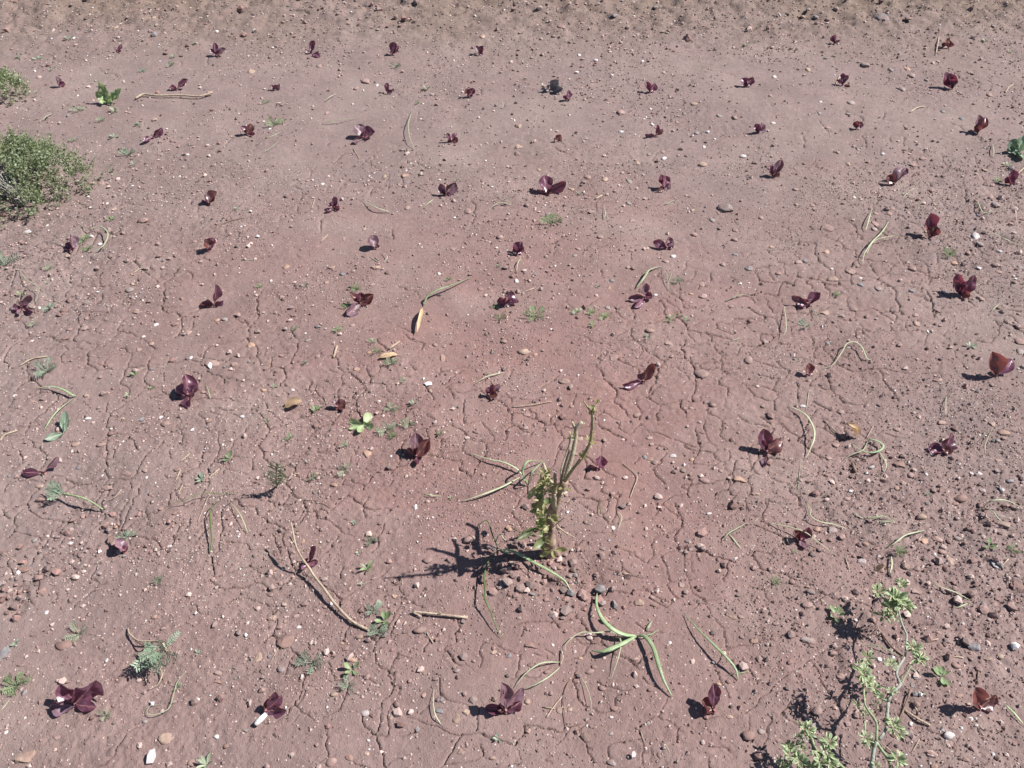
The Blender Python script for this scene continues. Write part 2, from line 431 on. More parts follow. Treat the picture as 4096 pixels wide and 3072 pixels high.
# ------------------------------------------------------------------ the ground
def build_ground():
    H = CAM_H; ys = [0.42]
    while ys[-1] < 5.6:
        d = ys[-1]; ys.append(d + min(0.0105, 0.95 * (H * H + d * d) / (852 * H)))
    near = ys
    y = np.array(near)
    back = np.array([-120, -40, -12, -4, -1.5, -0.5, 0.0, 0.2, 0.33])
    far = np.array([5.62, 5.7, 5.85, 6.1, 6.6, 7.5, 9, 12, 17, 25, 40, 70, 130, 260])
    Y = np.concatenate([back, y, far])
    nin = 850
    u = np.linspace(-1, 1, nin)
    ex = np.array([1.01, 1.03, 1.08, 1.2, 1.5, 2.2, 4, 9, 25, 80])
    U = np.concatenate([-ex[::-1], u, ex])
    yc = np.clip(Y, 0.42, 5.6)
    half = 1.16 * (yc * CP + H * SP) * (2048 / FPX) + .05
    X = U[None, :] * half[:, None]
    YY = np.repeat(Y[:, None], len(U), 1)
    x = X.ravel().copy(); yy = YY.ravel().copy()
    h = h_macro(x, yy)
    m = stir_mask(x, yy)
    inner = (np.abs(np.tile(U, len(Y))) <= 1.0) & (yy >= .42) & (yy <= 5.6)
    xi = x[inner]; yi = yy[inner]; mi = m[inner]
    cellx = np.repeat(2 * half / nin, len(U))[inner]
    stepy = np.repeat(np.gradient(np.clip(Y, .3, 5.7)), len(U))[inner]
    g = np.maximum(cellx, 0.7 * stepy)
    # small relief of the crust
    hf = h_crust(xi, yi, mi)
    # drying cracks, two sizes of plates with many edges left whole
    crust = sstep(-.28, .10, fbm(xi / .7, yi / .7, 81, 2) + .30 * np.exp(-((xi - .25) / 1.1) ** 2 - ((yi - 1.35) / .75) ** 2)
                  - .10) * (1 - np.clip(mi * 1.3, 0, 1)) * (1 - .85 * sstep(2.4, 3.6, yi))
    def crack_e(px, py, cell, seed):
        wx = px + .034 * fbm(px / .09, py / .09, 61, 3) + .0075 * vn(px / .015, py / .015, 63) + .0022 * vn(px / .006, py / .006, 64)
        wy = py + .034 * fbm(px / .09, py / .09, 71, 3) + .0075 * vn(px / .015, py / .015, 73) + .0022 * vn(px / .006, py / .006, 74)
        return voro(wx, wy, cell, seed)
    DX = np.zeros_like(xi); DY = np.zeros_like(xi)
    for cell, w0, d0, thr, seed in ((.125, .0006, .011, .36, 5.0), (.056, .0003, .008, .53, 8.0)):
        e, key = crack_e(xi, yi, cell, seed)
        on = sstep(thr, thr + .22, key * (.45 + .65 * crust) + .35 * vn(xi / .10, yi / .10, seed + 90))
        s_ = np.nonzero((e < 4 * g) & (on > .06))[0]
        xs, ys_, gs, es, os_ = xi[s_], yi[s_], g[s_], e[s_], on[s_]
        dl = 2e-4
        gx = (crack_e(xs + dl, ys_, cell, seed)[0] - es) / dl; gy = (crack_e(xs, ys_ + dl, cell, seed)[0] - es) / dl
        gn = np.sqrt(gx * gx + gy * gy) + .15
        dist = es / gn; ux, uy = gx / gn, gy / gn
        gs = np.abs(ux) * cellx[s_] + np.abs(uy) * stepy[s_]
        w = np.maximum(w0 * (.4 + .8 * os_), .06 * gs)
        hit = dist < .52 * gs
        nd = np.where(hit, 0.0, np.where(dist < 2.5 * gs, w + (2.5 * gs - w) * (np.clip(dist - .55 * gs, 0, None) / (1.95 * gs)) ** 2, dist))
        mv = np.clip(nd - dist, -gs, gs)
        DX[s_] += ux * mv; DY[s_] += uy * mv
        fade = np.clip(.0042 / gs, .25, 1)
        hf[s_] -= np.where(hit, d0 * os_ * (.75 + .8 * vn(xs / .03, ys_ / .03, 77)) * fade, 0)
        hf[s_] += np.where(~hit, np.exp(-((nd - 2.5 * gs) / (3 * gs)) ** 2) * .0007 * os_, 0)
    # pits in the stirred soil
    pit = np.clip(vn(xi / .035, yi / .035, 95) - .18, 0, 1) * mi
    hf = hf - .05 * pit
    # finer roughness dies away towards the rim of the fine sheet
    rim = (1 - sstep(5.2, 5.6, yi)) * sstep(.42, .47, yi)
    h[inner] += hf * rim
    ii = np.nonzero(inner)[0]; x[ii] += DX * rim; yy[ii] += DY * rim
    V = np.stack([x, yy, h], 1).astype(np.float32)
    nr, nc = len(Y), len(U)
    a = (np.arange(nr - 1)[:, None] * nc + np.arange(nc - 1)[None, :]).ravel()
    Fq = np.stack([a, a + 1, a + nc + 1, a + nc], 1).astype(np.int32)
    me = bpy.data.meshes.new('ground')
    me.vertices.add(len(V)); me.vertices.foreach_set('co', V.ravel())
    me.loops.add(Fq.size); me.loops.foreach_set('vertex_index', Fq.ravel())
    me.polygons.add(len(Fq)); me.polygons.foreach_set('loop_start', np.arange(0, Fq.size, 4, dtype=np.int32))
    me.polygons.foreach_set('use_smooth', np.ones(len(Fq), bool))
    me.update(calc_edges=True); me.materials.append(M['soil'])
    o = obj('ground', me); o['kind'] = 'structure'
build_ground()

# ------------------------------------------------------------------ lettuces
ORD = ['first', 'second', 'third', 'fourth', 'fifth', 'sixth', 'seventh', 'eighth', 'ninth', 'tenth', 'eleventh']
ROWN = {'J': 'nearest row', 'I': 'second row', 'H': 'third row', 'G': 'fourth row', 'F': 'fifth row', 'E': 'sixth row',
        'D': 'seventh row', 'C': 'eighth row', 'B': 'ninth row', 'A': 'farthest row'}
NUMW = {1: 'one-leaved', 2: 'two-leaved', 3: 'three-leaved', 4: 'four-leaved', 5: 'five-leaved', 6: 'six-leaved'}
# row, tile column, tile row, foot, then one leaf each: tip x, tip y, width, kind (none red, r rusty, p dusty)
LETT = '''
A 0 0 1010,450 1055,390,24 985,425,22p 1045,440,26
A 0 0 1865,490 1855,365,36 1812,425,32 1945,415,42p 1900,440,34
A 1 0 480,462 500,348,46 430,450,26 545,482,20
A 1 0 1172,480 1195,362,52 1228,395,44 1150,425,32
A 1 0 1930,482 1898,390,40p 1958,392,40 1962,448,30
A 3 0 570,382 575,300,46 556,345,32 622,345,30p
A 3 0 1510,420 1580,342,62r 1528,365,60r
B 0 0 520,755 485,655,34p 548,702,42 500,690,36
B 0 0 1530,782 1612,678,48 1458,742,38 1500,768,30r
B 1 0 150,785 132,738,36 208,732,42 150,765,32
B 1 0 1140,815 1130,712,36 1168,775,46 1192,768,24p
B 1 0 1835,845 1812,768,46r 1885,765,52 1862,800,40
B 2 0 490,875 492,780,40 440,828,30 506,850,30
B 2 0 1190,805 1162,705,46 1238,718,48 1180,772,60
B 2 0 2030,755 1982,676,46 2085,668,46 2000,720,52r 2062,712,50
B 3 0 640,742 650,632,46 694,648,46p 598,690,26 704,745,22r
B 3 0 1590,775 1528,625,72 1592,636,60 1632,690,52r 1560,690,60
C 0 0 1330,1195 1405,1112,52 1342,1155,42 1235,1215,34
C 0 0 2140,1170 2178,1072,52r 2082,1088,42 2205,1158,34
C 1 0 925,1205 878,1066,90p 1025,1130,92 945,1128,34 835,1228,62p
C 1 0 1690,1235 1643,1150,32 1728,1146,32 1660,1200,42r 1742,1190,50r
C 2 0 370,1230 428,1170,52r 368,1192,60r
C 2 0 1240,1185 1260,1076,32 1308,1118,32r 1148,1165,44p
C 2 0 2130,1158 2108,1068,52 2178,1066,52p 2194,1110,42 2108,1125,52
C 3 0 760,1122 770,1042,52r 818,1056,46p
C 3 0 1805,1165 1840,988,56p 1894,1008,50r 1796,1080,60r
D 0 1 1810,115 1786,12,62 1862,-12,72r 1738,72,24
D 1 1 680,155 692,42,46 628,100,50 722,145,42 608,160,32
D 1 0 1640,1695 1588,1588,62p 1726,1575,82p 1608,1640,62r 1682,1672,52
D 2 0 300,1685 285,1510,102 468,1572,64 345,1650,92r 215,1660,50
D 2 0 1312,1645 1288,1508,42 1332,1516,62 1374,1592,42p 1268,1640,50r
D 3 0 40,1535 26,1428,46 122,1380,62p 24,1490,62r 108,1500,52r
D 3 0 1080,1605 1195,1436,84p 1028,1518,92r 1092,1572,52r
D 3 0 2092,1605 2112,1462,62 2046,1540,62 2136,1578,60
E 0 1 640,505 622,366,62p 556,460,72 598,500,52
E 0 1 1802,515 1776,405,92r 1846,396,66 1822,478,44
E 1 1 1040,495 978,380,86p 1060,455,30
E 2 1 45,545 72,425,82 24,470,42 104,480,42
E 2 1 1330,495 1222,428,62 1362,386,72p 1390,440,62
E 3 1 1390,400 1408,180,98 1455,290,104r
F 0 1 190,1015 262,888,52p 212,938,72 106,1010,62 275,1040,24 160,1055,40p
F 0 1 1855,995 1884,804,58 1724,948,62r 1930,938,42
F 1 1 900,985 816,876,44r 905,866,62 1008,886,84r 792,1062,96p
F 1 1 2150,995 2200,846,96 2106,908,64 2225,930,60
F 2 1 1140,925 1160,786,52p 1014,920,72p 1216,898,92 1085,990,50
F 3 1 330,985 458,876,84 208,908,54p 254,960,74 322,925,28r
F 3 1 1660,905 1642,706,84 1802,726,88 1614,780,54p 1748,900,72r 1690,800,56
G 0 2 1630,115 1532,8,92p 1614,-86,122 1700,26,64 1522,80,62 1618,185,92
G 1 2 700,220 776,158,84r 664,136,34p
G 1 2 2010,115 2000,26,52 2106,6,44p 2086,92,92r 2042,-4,42
G 2 1 1130,1655 1222,1480,80r 1088,1576,54 970,1680,72 1130,1560,24
G 3 1 330,1595 360,1476,68r 396,1556,24r
G 3 1 1965,1595 1952,1390,124r 2130,1446,84
H 0 2 390,780 510,645,38p 182,762,66
H 1 2 1385,645 1384,420,90p 1496,476,94r 1292,570,84r 1392,692,42
H 2 2 735,745 776,620,90 645,715,48r
H 3 2 -20,605 -42,385,94 130,486,94r 36,590,74r -62,480,54 -40,690,54p
H 3 2 1500,595 1616,434,94 1392,550,84 1592,572,84r
I 0 2 1080,1465 994,1344,84p 1094,1396,64
I 1 2 450,1575 524,1400,38 426,1508,54 536,1528,54 394,1602,42
I 3 2 270,1365 236,1266,74r 356,1236,64 304,1330,62 334,1412,54p
J 0 3 660,1125 504,954,114 834,914,154 432,1120,130p 815,1135,84
J 1 3 90,1185 166,994,64 106,1058,54r 226,1044,74 256,1172,94
J 1 3 2160,1185 2160,956,98p 2092,1118,124r 1976,1136,84 2316,976,84p 2300,1090,60
J 2 3 1740,1185 1742,924,94 1658,1070,114r
J 3 3 1820,1155 1784,954,104r 2000,1056,94r
'''
lett = []
for line in LETT.strip().splitlines():
    t = line.split()
    row, c, r = t[0], int(t[1]), int(t[2])
    fx, fy = map(float, t[3].split(','))
    lv = []
    for q in t[4:]:
        a, b, w = q.split(','); k = ''
        if w[-1] in 'rp': k = w[-1]; w = w[:-1]
        lv.append((float(a), float(b), float(w), k))
    X, Y = N(c, r, fx, fy)
    lett.append(dict(row=row, c=c, r=r, X=X, Y=Y, leaves=lv, P=ground(X, Y)))
for row in ROWN:
    rr = sorted([d for d in lett if d['row'] == row], key=lambda d: d['X'])
    for i, d in enumerate(rr): d['i'] = i; d['n'] = len(rr)
def place_words(d):
    w = ORD[d['i']]
    return w
USED = set()
def where(P, look, maxw=16):
    """a label that singles a thing out by the lettuce it lies beside"""
    cand = sorted(lett, key=lambda d: (d['P'] - P).length)
    for d in cand[:14]:
        v = P - d['P']; dist = v.length
        if abs(v.x) > abs(v.y): dr = 'left of' if v.x < 0 else 'right of'
        else: dr = 'behind' if v.y > 0 else 'in front of'
        adv = ['close ', ''] if dist < .10 else (['', 'well '] if dist < .3 else ['far ', 'well '])
        for a in adv:
            s = f"{look} {a}{dr} {ORD[d['i']]} lettuce from left, {ROWN[d['row']]}"
            if d['row'] not in 'AJ' and len(s.split()) <= maxw - 2: s += ' from camera'
            if len(s.split()) <= maxw and s not in USED:
                USED.add(s); return s
    return look + ' lying on the bare soil'

for d in lett:
    rnd = random.Random(int(d['X'] * 7 + d['Y']))
    P = d['P']; k = mpp(P)
    root = thing('lettuce_seedling', P)
    kinds = [q[3] for q in d['leaves']]
    colw = 'rusty red' if kinds.count('r') > len(kinds) / 2 else ('dusty purple' if kinds.count('p') >= len(kinds) / 2 else 'dark purple-red')
    tag(root, f"{NUMW[len(kinds)]} {colw} lettuce seedling, {ORD[d['i']]} from left in the {ROWN[d['row']]}" + (' from the camera' if d['row'] not in 'JA' else ''), 'lettuce', 'red lettuce seedlings planted in rows')
    V, F, UV = tube([Vector((0, 0, -.012)), Vector((0, 0, .004)), Vector((.001, 0, .012))], [.0042, .0038, .003], 6)
    obj('stem', mesh('stem', V, F, 'lettuce_stem', UV), root)
    for (tu, tv, w, kd) in d['leaves']:
        X, Y = N(d['c'], d['r'], tu, tv)
        dx, dy = X - d['X'], d['Y'] - Y
        ln = math.hypot(dx, dy); dv = dy / max(ln, 1)
        Tv = at_y(X, Y, P.y)
        zv = Tv.z - P.z
        if dv > .35:
            kap = rnd.uniform(.15, .75); rd = ray(X, Y)        # how far the leaf leans back
            T = Vector((0, 0, CAM_H)) + rd * ((P.y + kap * (CAM_H - P.z)) / (rd.y - kap * rd.z))
        else:
            z = P.z + max(.012, .30 * ln * k)
            T = at_z(X, Y, z)
            if T.z < P.z + .01: T.z = P.z + .012
        W = w * SC * k
        roll = rnd.choice((-1, 1)) * math.radians(rnd.uniform(8, 42))
        if dv > .35: roll = math.radians(rnd.uniform(16, 46)) * (1 if rnd.random() < .8 else -1); W /= math.cos(roll)
        B = Vector((0, 0, .007))
        T = T - P
        Ll = (T - B).length; Wt = min(max(W * 1.2, .40 * Ll), 1.1 * Ll)
        gp = min(.24, max(.04, 1 - 1.7 * Wt / Ll))
        V, F, UV = leaf(B, T, Wt * 1.08, roll_up(B, T, roll, P), shape=1.12, pet=.18, gap=gp, cup=rnd.uniform(.3, .8), twist=rnd.uniform(-.7, .7), rec=rnd.uniform(-.05, .22), crink=rnd.uniform(.025, .05),
                        wave=rnd.uniform(.12, .35), bend=rnd.uniform(.02, .14), r=rnd, nu=8, nv=11)
        for q in V:
            if q.z < .002: q.z = .002 + .1 * q.z if q.z > -.01 else .001
        lo = obj('leaf', mesh('leaf', V, F, {'': 'lettuce', 'r': 'lettuce_rust', 'p': 'lettuce_pale'}[kd], UV), root)
        if d['row'] in 'FGHIJ':                # the pale rib stands proud of the blade
            cl = [V[j * 9 + 4] + (Vector((0, 0, CAM_H)) - P).normalized() * .0005 for j in range(0, 11)]
            mv, mf, mu = tube(cl, [max(.0004, .020 * Wt * (1 - j / 11.5)) for j in range(11)], 5)
            obj('midrib', mesh('midrib', mv, mf, 'lettuce_stem', mu), lo)
    if d['row'] == 'J' and d['i'] == 1:       # pale cut stub beside this plant
        a = ground(*N(1, 3, 88, 1190), .008) - P; b = ground(*N(1, 3, -6, 1285), .006) - P
        V, F, UV = tube([a, a.lerp(b, .5), b], [.004, .0055, .005], 7)
        obj('root_stub', mesh('root_stub', V, F, 'white_stub', UV), root)

# ------------------------------------------------------------------ cut woody shrub in the middle
def build_cut_shrub():
    foot = ground(*S_(1288, 1335))
    yb = foot.y
    root = thing('cut_shrub', foot)
    tag(root, 'knobbly cut-back woody shrub with bare sticks and pale green shoots in the middle', 'shrub')
    def V3(u, v, dy=0.0): return at_y(*S_(u, v), yb + dy) - foot
    k = mpp(foot) * SC
    def stick(name, pts, ws, mat, seed, amp=.10, sides=8, per=4):
        P = smooth_path([V3(*p) for p in pts], per)
        xs = np.linspace(0, 1, len(ws)); R = np.interp(np.linspace(0, 1, len(P)), xs, np.array(ws) * k * .5)
        V, F, UV = rough_tube(P, list(R), sides, amp, seed)
        return obj(name, mesh(name, V, F, mat, UV), root)
    stick('trunk', [(1286, 1365), (1290, 1270), (1288, 1170), (1300, 1050), (1330, 930), (1365, 820), (1420, 700)],
          [122, 112, 100, 90, 80, 68, 58], 'bark', 1, .2, 11, 5)
    stick('branch', [(1400, 740, .02), (1400, 620, .05), (1440, 480, .085), (1470, 380, .10), (1478, 295, .11)], [36, 32, 30, 28, 30], 'bark_pale', 2)
    stick('branch', [(1415, 710, .004), (1470, 540, .02), (1500, 430, .03), (1518, 320, .04), (1522, 250, .045), (1572, 188, .05)],
          [46, 40, 36, 32, 30, 32], 'bark_pale', 3)
    stick('branch', [(1522, 262, .044), (1500, 220, .05), (1486, 190, .05)], [24, 20, 16], 'bark_pale', 4)
    stick('branch', [(1425, 700, -.01), (1490, 600, -.012), (1570, 500, -.014), (1642, 370, -.014), (1660, 240, -.012), (1664, 115, -.012)],
          [30, 24, 26, 24, 24, 20], 'bark_green', 5, .16)
    stick('branch', [(1664, 118, -.012), (1630, 75, -.012), (1588, 12, -.012)], [17, 14, 10], 'bark_green', 6)
    stick('branch', [(1664, 118, -.012), (1685, 85, -.012), (1692, 48, -.012)], [16, 13, 12], 'bark_green', 7)
    stick('branch', [(1335, 930, -.006), (1325, 790, -.01), (1300, 700, .01), (1262, 620, .04), (1238, 548, .06)], [44, 40, 36, 30, 22], 'bark_pale', 8)
    stick('branch', [(1330, 800, -.012), (1340, 720, -.016), (1340, 630, -.018)], [30, 26, 24], 'bark', 9)
    stick('branch', [(1385, 745, -.006), (1425, 560, -.006), (1470, 420, -.004)], [24, 22, 18], 'bark', 10)
    for i, (pts, ws) in enumerate([([(1350, 1085, -.02), (1420, 1140, -.03), (1515, 1192, -.04)], [13, 12, 8]),
                                   ([(1345, 1080, -.02), (1380, 1050, -.03), (1428, 1008, -.03)], [10, 9, 5]),
                                   ([(1350, 1100, -.02), (1385, 1150, -.03), (1398, 1210, -.03)], [14, 12, 8])]):
        stick('dry_shoot', pts, ws, 'straw', 20 + i, .05, 5)
    for (u, v, r) in [(1645, 365, 22), (1575, 490, 24), (1515, 330, 18), (1372, 800, 30), (1300, 1060, 36), (1480, 460, 20), (1665, 115, 15)]:
        pass
    rnd = random.Random(5)
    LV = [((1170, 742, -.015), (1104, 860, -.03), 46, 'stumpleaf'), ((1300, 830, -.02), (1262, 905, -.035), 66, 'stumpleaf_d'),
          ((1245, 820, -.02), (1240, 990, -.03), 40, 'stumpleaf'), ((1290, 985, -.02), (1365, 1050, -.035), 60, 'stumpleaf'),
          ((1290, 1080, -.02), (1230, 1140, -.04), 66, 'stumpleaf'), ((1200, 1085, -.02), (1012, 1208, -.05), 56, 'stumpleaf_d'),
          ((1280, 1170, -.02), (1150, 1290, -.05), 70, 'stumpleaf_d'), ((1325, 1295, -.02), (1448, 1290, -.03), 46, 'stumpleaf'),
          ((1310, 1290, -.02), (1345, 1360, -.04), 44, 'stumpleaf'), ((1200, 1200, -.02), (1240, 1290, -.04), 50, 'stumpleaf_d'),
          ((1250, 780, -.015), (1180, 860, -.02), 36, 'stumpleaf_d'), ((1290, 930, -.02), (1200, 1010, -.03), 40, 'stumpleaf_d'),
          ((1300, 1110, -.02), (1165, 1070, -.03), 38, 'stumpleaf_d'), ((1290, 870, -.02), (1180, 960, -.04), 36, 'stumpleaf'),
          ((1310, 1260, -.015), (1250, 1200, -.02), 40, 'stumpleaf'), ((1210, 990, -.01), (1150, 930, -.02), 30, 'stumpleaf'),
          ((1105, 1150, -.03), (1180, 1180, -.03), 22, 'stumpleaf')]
    for a, b, w, m in LV:
        A = V3(*a); Bq = V3(*b)
        V, F, UV = leaf(A, Bq, w * k * 1.15, roll_up(A, Bq, rnd.uniform(-.7, .7)), shape=1.0, pet=.1, cup=.4, r=rnd, nu=4, nv=7)
        obj('leaf', mesh('leaf', V, F, m, UV), root)
    for _ in range(64):
        v = rnd.uniform(640, 1310); u = 1285 - rnd.uniform(0, 60) - (40 if 750 < v < 1150 else 0)
        A = V3(u + 25, v, rnd.uniform(-.03, .06)); ln = rnd.uniform(45, 120)
        Bq = A + Vector((-rnd.uniform(.3, 1.0), rnd.uniform(-.5, .9), rnd.uniform(-.9, .35))).normalized() * ln * k
        V, F, UV = leaf(A, Bq, ln * k * rnd.uniform(.35, .6), roll_up(A, Bq, rnd.uniform(-1.2, 1.2)), shape=1.0, pet=.1, cup=.5, wave=.3, r=rnd, nu=4, nv=6)
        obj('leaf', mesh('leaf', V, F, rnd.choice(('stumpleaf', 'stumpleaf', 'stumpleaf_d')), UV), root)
    # bursts of young yellow-green shoots
    for (u, v, rr, n) in [(1250, 690, 62, 30), (1235, 640, 40, 14), (1350, 740, 50, 20), (1265, 745, 55, 22), (1430, 760, 40, 10),
                          (1645, 350, 34, 14), (1580, 480, 34, 14), (1480, 300, 28, 8), (1330, 1020, 40, 12), (1270, 800, 46, 14), (1270, 1060, 34, 8), (1660, 110, 26, 8),(1690,45,20,6)]:
        b = Buf(); c = V3(u, v, -.012)
        for _ in range(n):
            dirv = Vector((rnd.gauss(0, 1), rnd.gauss(-.2, .9), rnd.gauss(.2, 1))).normalized()
            p0 = c + dirv * rr * k * rnd.uniform(0, .7); p1 = p0 + (dirv + Vector((0, 0, .4))).normalized() * k * rnd.uniform(26, 50)
            b.add(*leaf(p0, p1, k * rnd.uniform(12, 22), Vector((rnd.gauss(0, .5), -.6, .8)), shape=1., cup=.3, r=rnd, nu=2, nv=3))
        b.build('shoot_tuft', 'stumpleaf', root)
build_cut_shrub()

# ------------------------------------------------------------------ spiny pale-margined plant, lower right
def build_varieg(name, label, stems, tufts, foot_px, rnd):
    foot = ground(*N(3, 3, *foot_px))
    root = thing(name, foot); tag(root, label, 'weed')
    k0 = SC
    for pts, w0, w1, mat in stems:
        P = smooth_path([at_z(*N(3, 3, u + rnd.uniform(-7, 7), v), gz(*at_z(*N(3, 3, u, v), 0).xy) + h * .78) - foot for u, v, h in pts], 2)
        k = mpp(P[0] + foot) * SC
        R = [(w0 + (w1 - w0) * i / (len(P) - 1)) * k * .5 for i in range(len(P))]
        R = [q * (1.1 if i % 4 == 0 else .78) for i, q in enumerate(R)]
        V, F, UV = rough_tube(P, R, 7, .12, len(P))
        obj('stem', mesh('stem', V, F, mat, UV), root)
    for (u, v, h, r, n) in tufts:
        r *= 1.38; n = int(n * 1.9)
        c = at_z(*N(3, 3, u, v), h * .78 + gz(*at_z(*N(3, 3, u, v), 0).xy)) - foot
        k = mpp(c + foot) * SC
        for i in range(n):
            a = 2 * math.pi * (i / n) + rnd.uniform(-.4, .4)
            e = rnd.uniform(.05, .95)
            dv = Vector((math.cos(a) * math.cos(e), math.sin(a) * math.cos(e), math.sin(e)))
            q0 = c + dv * r * k * rnd.uniform(.05, .35); q1 = q0 + (dv * r * k * rnd.uniform(.55, .95)) + Vector((0, 0, -.1 * r * k))
            V, F, UV = leaf(q0, q1, r * k * rnd.uniform(.24, .40), Vector((rnd.gauss(0, .35), -.35, 1)), shape=1.0, pet=.15, cup=rnd.uniform(-.2, .5),
                            bend=-.15, r=rnd, nu=4, nv=5, fold=.25)
            obj('leaf', mesh('leaf', V, F, 'varieg', UV), root)
build_varieg('pale_margined_weed', 'tall pale-margined weed with jointed grey-green stems at the lower right', [
    ([(880, 1960, 0.0), (890, 1780, .05), (900, 1640, .085), (912, 1500, .10), (940, 1430, .11)], 44, 40, 'grey_stem'),
    ([(940, 1430, .11), (985, 1500, .10), (1040, 1590, .095), (1060, 1680, .08)], 36, 34, 'green_stem'),
    ([(940, 1430, .11), (935, 1300, .115), (920, 1235, .12), (835, 1120, .115), (828, 1000, .12), (815, 880, .125), (825, 720, .13)], 30, 16, 'green_stem'),
    ([(960, 1410, .11), (1015, 1320, .11), (1030, 1200, .11), (1035, 1085, .115)], 34, 34, 'grey_stem'),
    ([(1035, 1085, .115), (960, 1040, .12), (890, 970, .12), (850, 925, .12)], 26, 18, 'green_stem'),
    ([(1035, 1085, .115), (1090, 1000, .12), (1140, 935, .12), (1108, 850, .12), (1132, 770, .12), (1180, 690, .115), (1192, 560, .11), (1190, 500, .105), (1150, 390, .10), (1120, 260, .09), (1100, 150, .07)], 34, 16, 'grey_stem'),
    ([(1140, 935, .12), (1185, 860, .12), (1250, 760, .12), (1275, 700, .12)], 16, 10, 'green_stem'),
    ([(840, 1260, .05), (835, 1380, .05), (832, 1470, .045)], 18, 12, 'green_stem'),
    ([(1120, 790, .12), (1085, 785, .12), (1060, 770, .12)], 24, 14, 'grey_stem'),
], [(1090, 200, .10, 85, 14), (1160, 240, .095, 80, 12), (1050, 280, .085, 75, 10), (940, 140, .06, 60, 8), (1150, 75, .05, 55, 7), (1000, 355, .05, 60, 7), (1110, 370, .10, 40, 4),
    (1250, 630, .125, 62, 8), (1300, 720, .12, 66, 8), (1060, 765, .12, 56, 5), (815, 840, .13, 72, 9), (850, 905, .125, 62, 8), (850, 710, .13, 62, 5), (800, 790, .125, 50, 4),
    (920, 970, .12, 52, 6), (960, 1040, .12, 40, 5), (1085, 1290, .12, 68, 8), (1110, 1345, .11, 60, 6), (845, 1400, .11, 56, 6), (1120, 1590, .10, 70, 7), (840, 1190, .10, 46, 5), (765, 1110, .10, 42, 5),
    (1060, 1000, .12, 46, 5), (870, 1440, .10, 50, 5), (930, 1640, .09, 40, 4), (920, 1110, .08, 40, 3)], (880, 1960), random.Random(3))
build_varieg('low_pale_margined_weed', 'low bushy pale-margined weed cut off by the bottom edge, lower right', [
    ([(760, 1800, 0.0), (660, 1660, .05), (560, 1590, .075), (430, 1510, .085), (385, 1410, .09), (335, 1330, .095)], 40, 22, 'green_stem'),
    ([(560, 1590, .075), (520, 1500, .08), (500, 1430, .085)], 24, 14, 'green_stem'),
    ([(430, 1510, .085), (330, 1560, .07), (230, 1560, .06)], 22, 12, 'green_stem')],
    [(320, 1330, .10, 66, 8), (360, 1370, .095, 50, 6), (180, 1480, .06, 60, 6), (190, 1560, .06, 66, 9), (270, 1600, .065, 70, 9), (300, 1500, .07, 50, 4), (520, 1440, .09, 66, 9),
     (500, 1530, .085, 62, 7), (450, 1600, .08, 70, 9), (540, 1620, .075, 62, 8), (250, 1400, .07, 44, 4), (280, 1450, .07, 40, 4), (120, 1650, .04, 60, 6), (380, 1660, .06, 60, 7)],
    (760, 1800), random.Random(4))

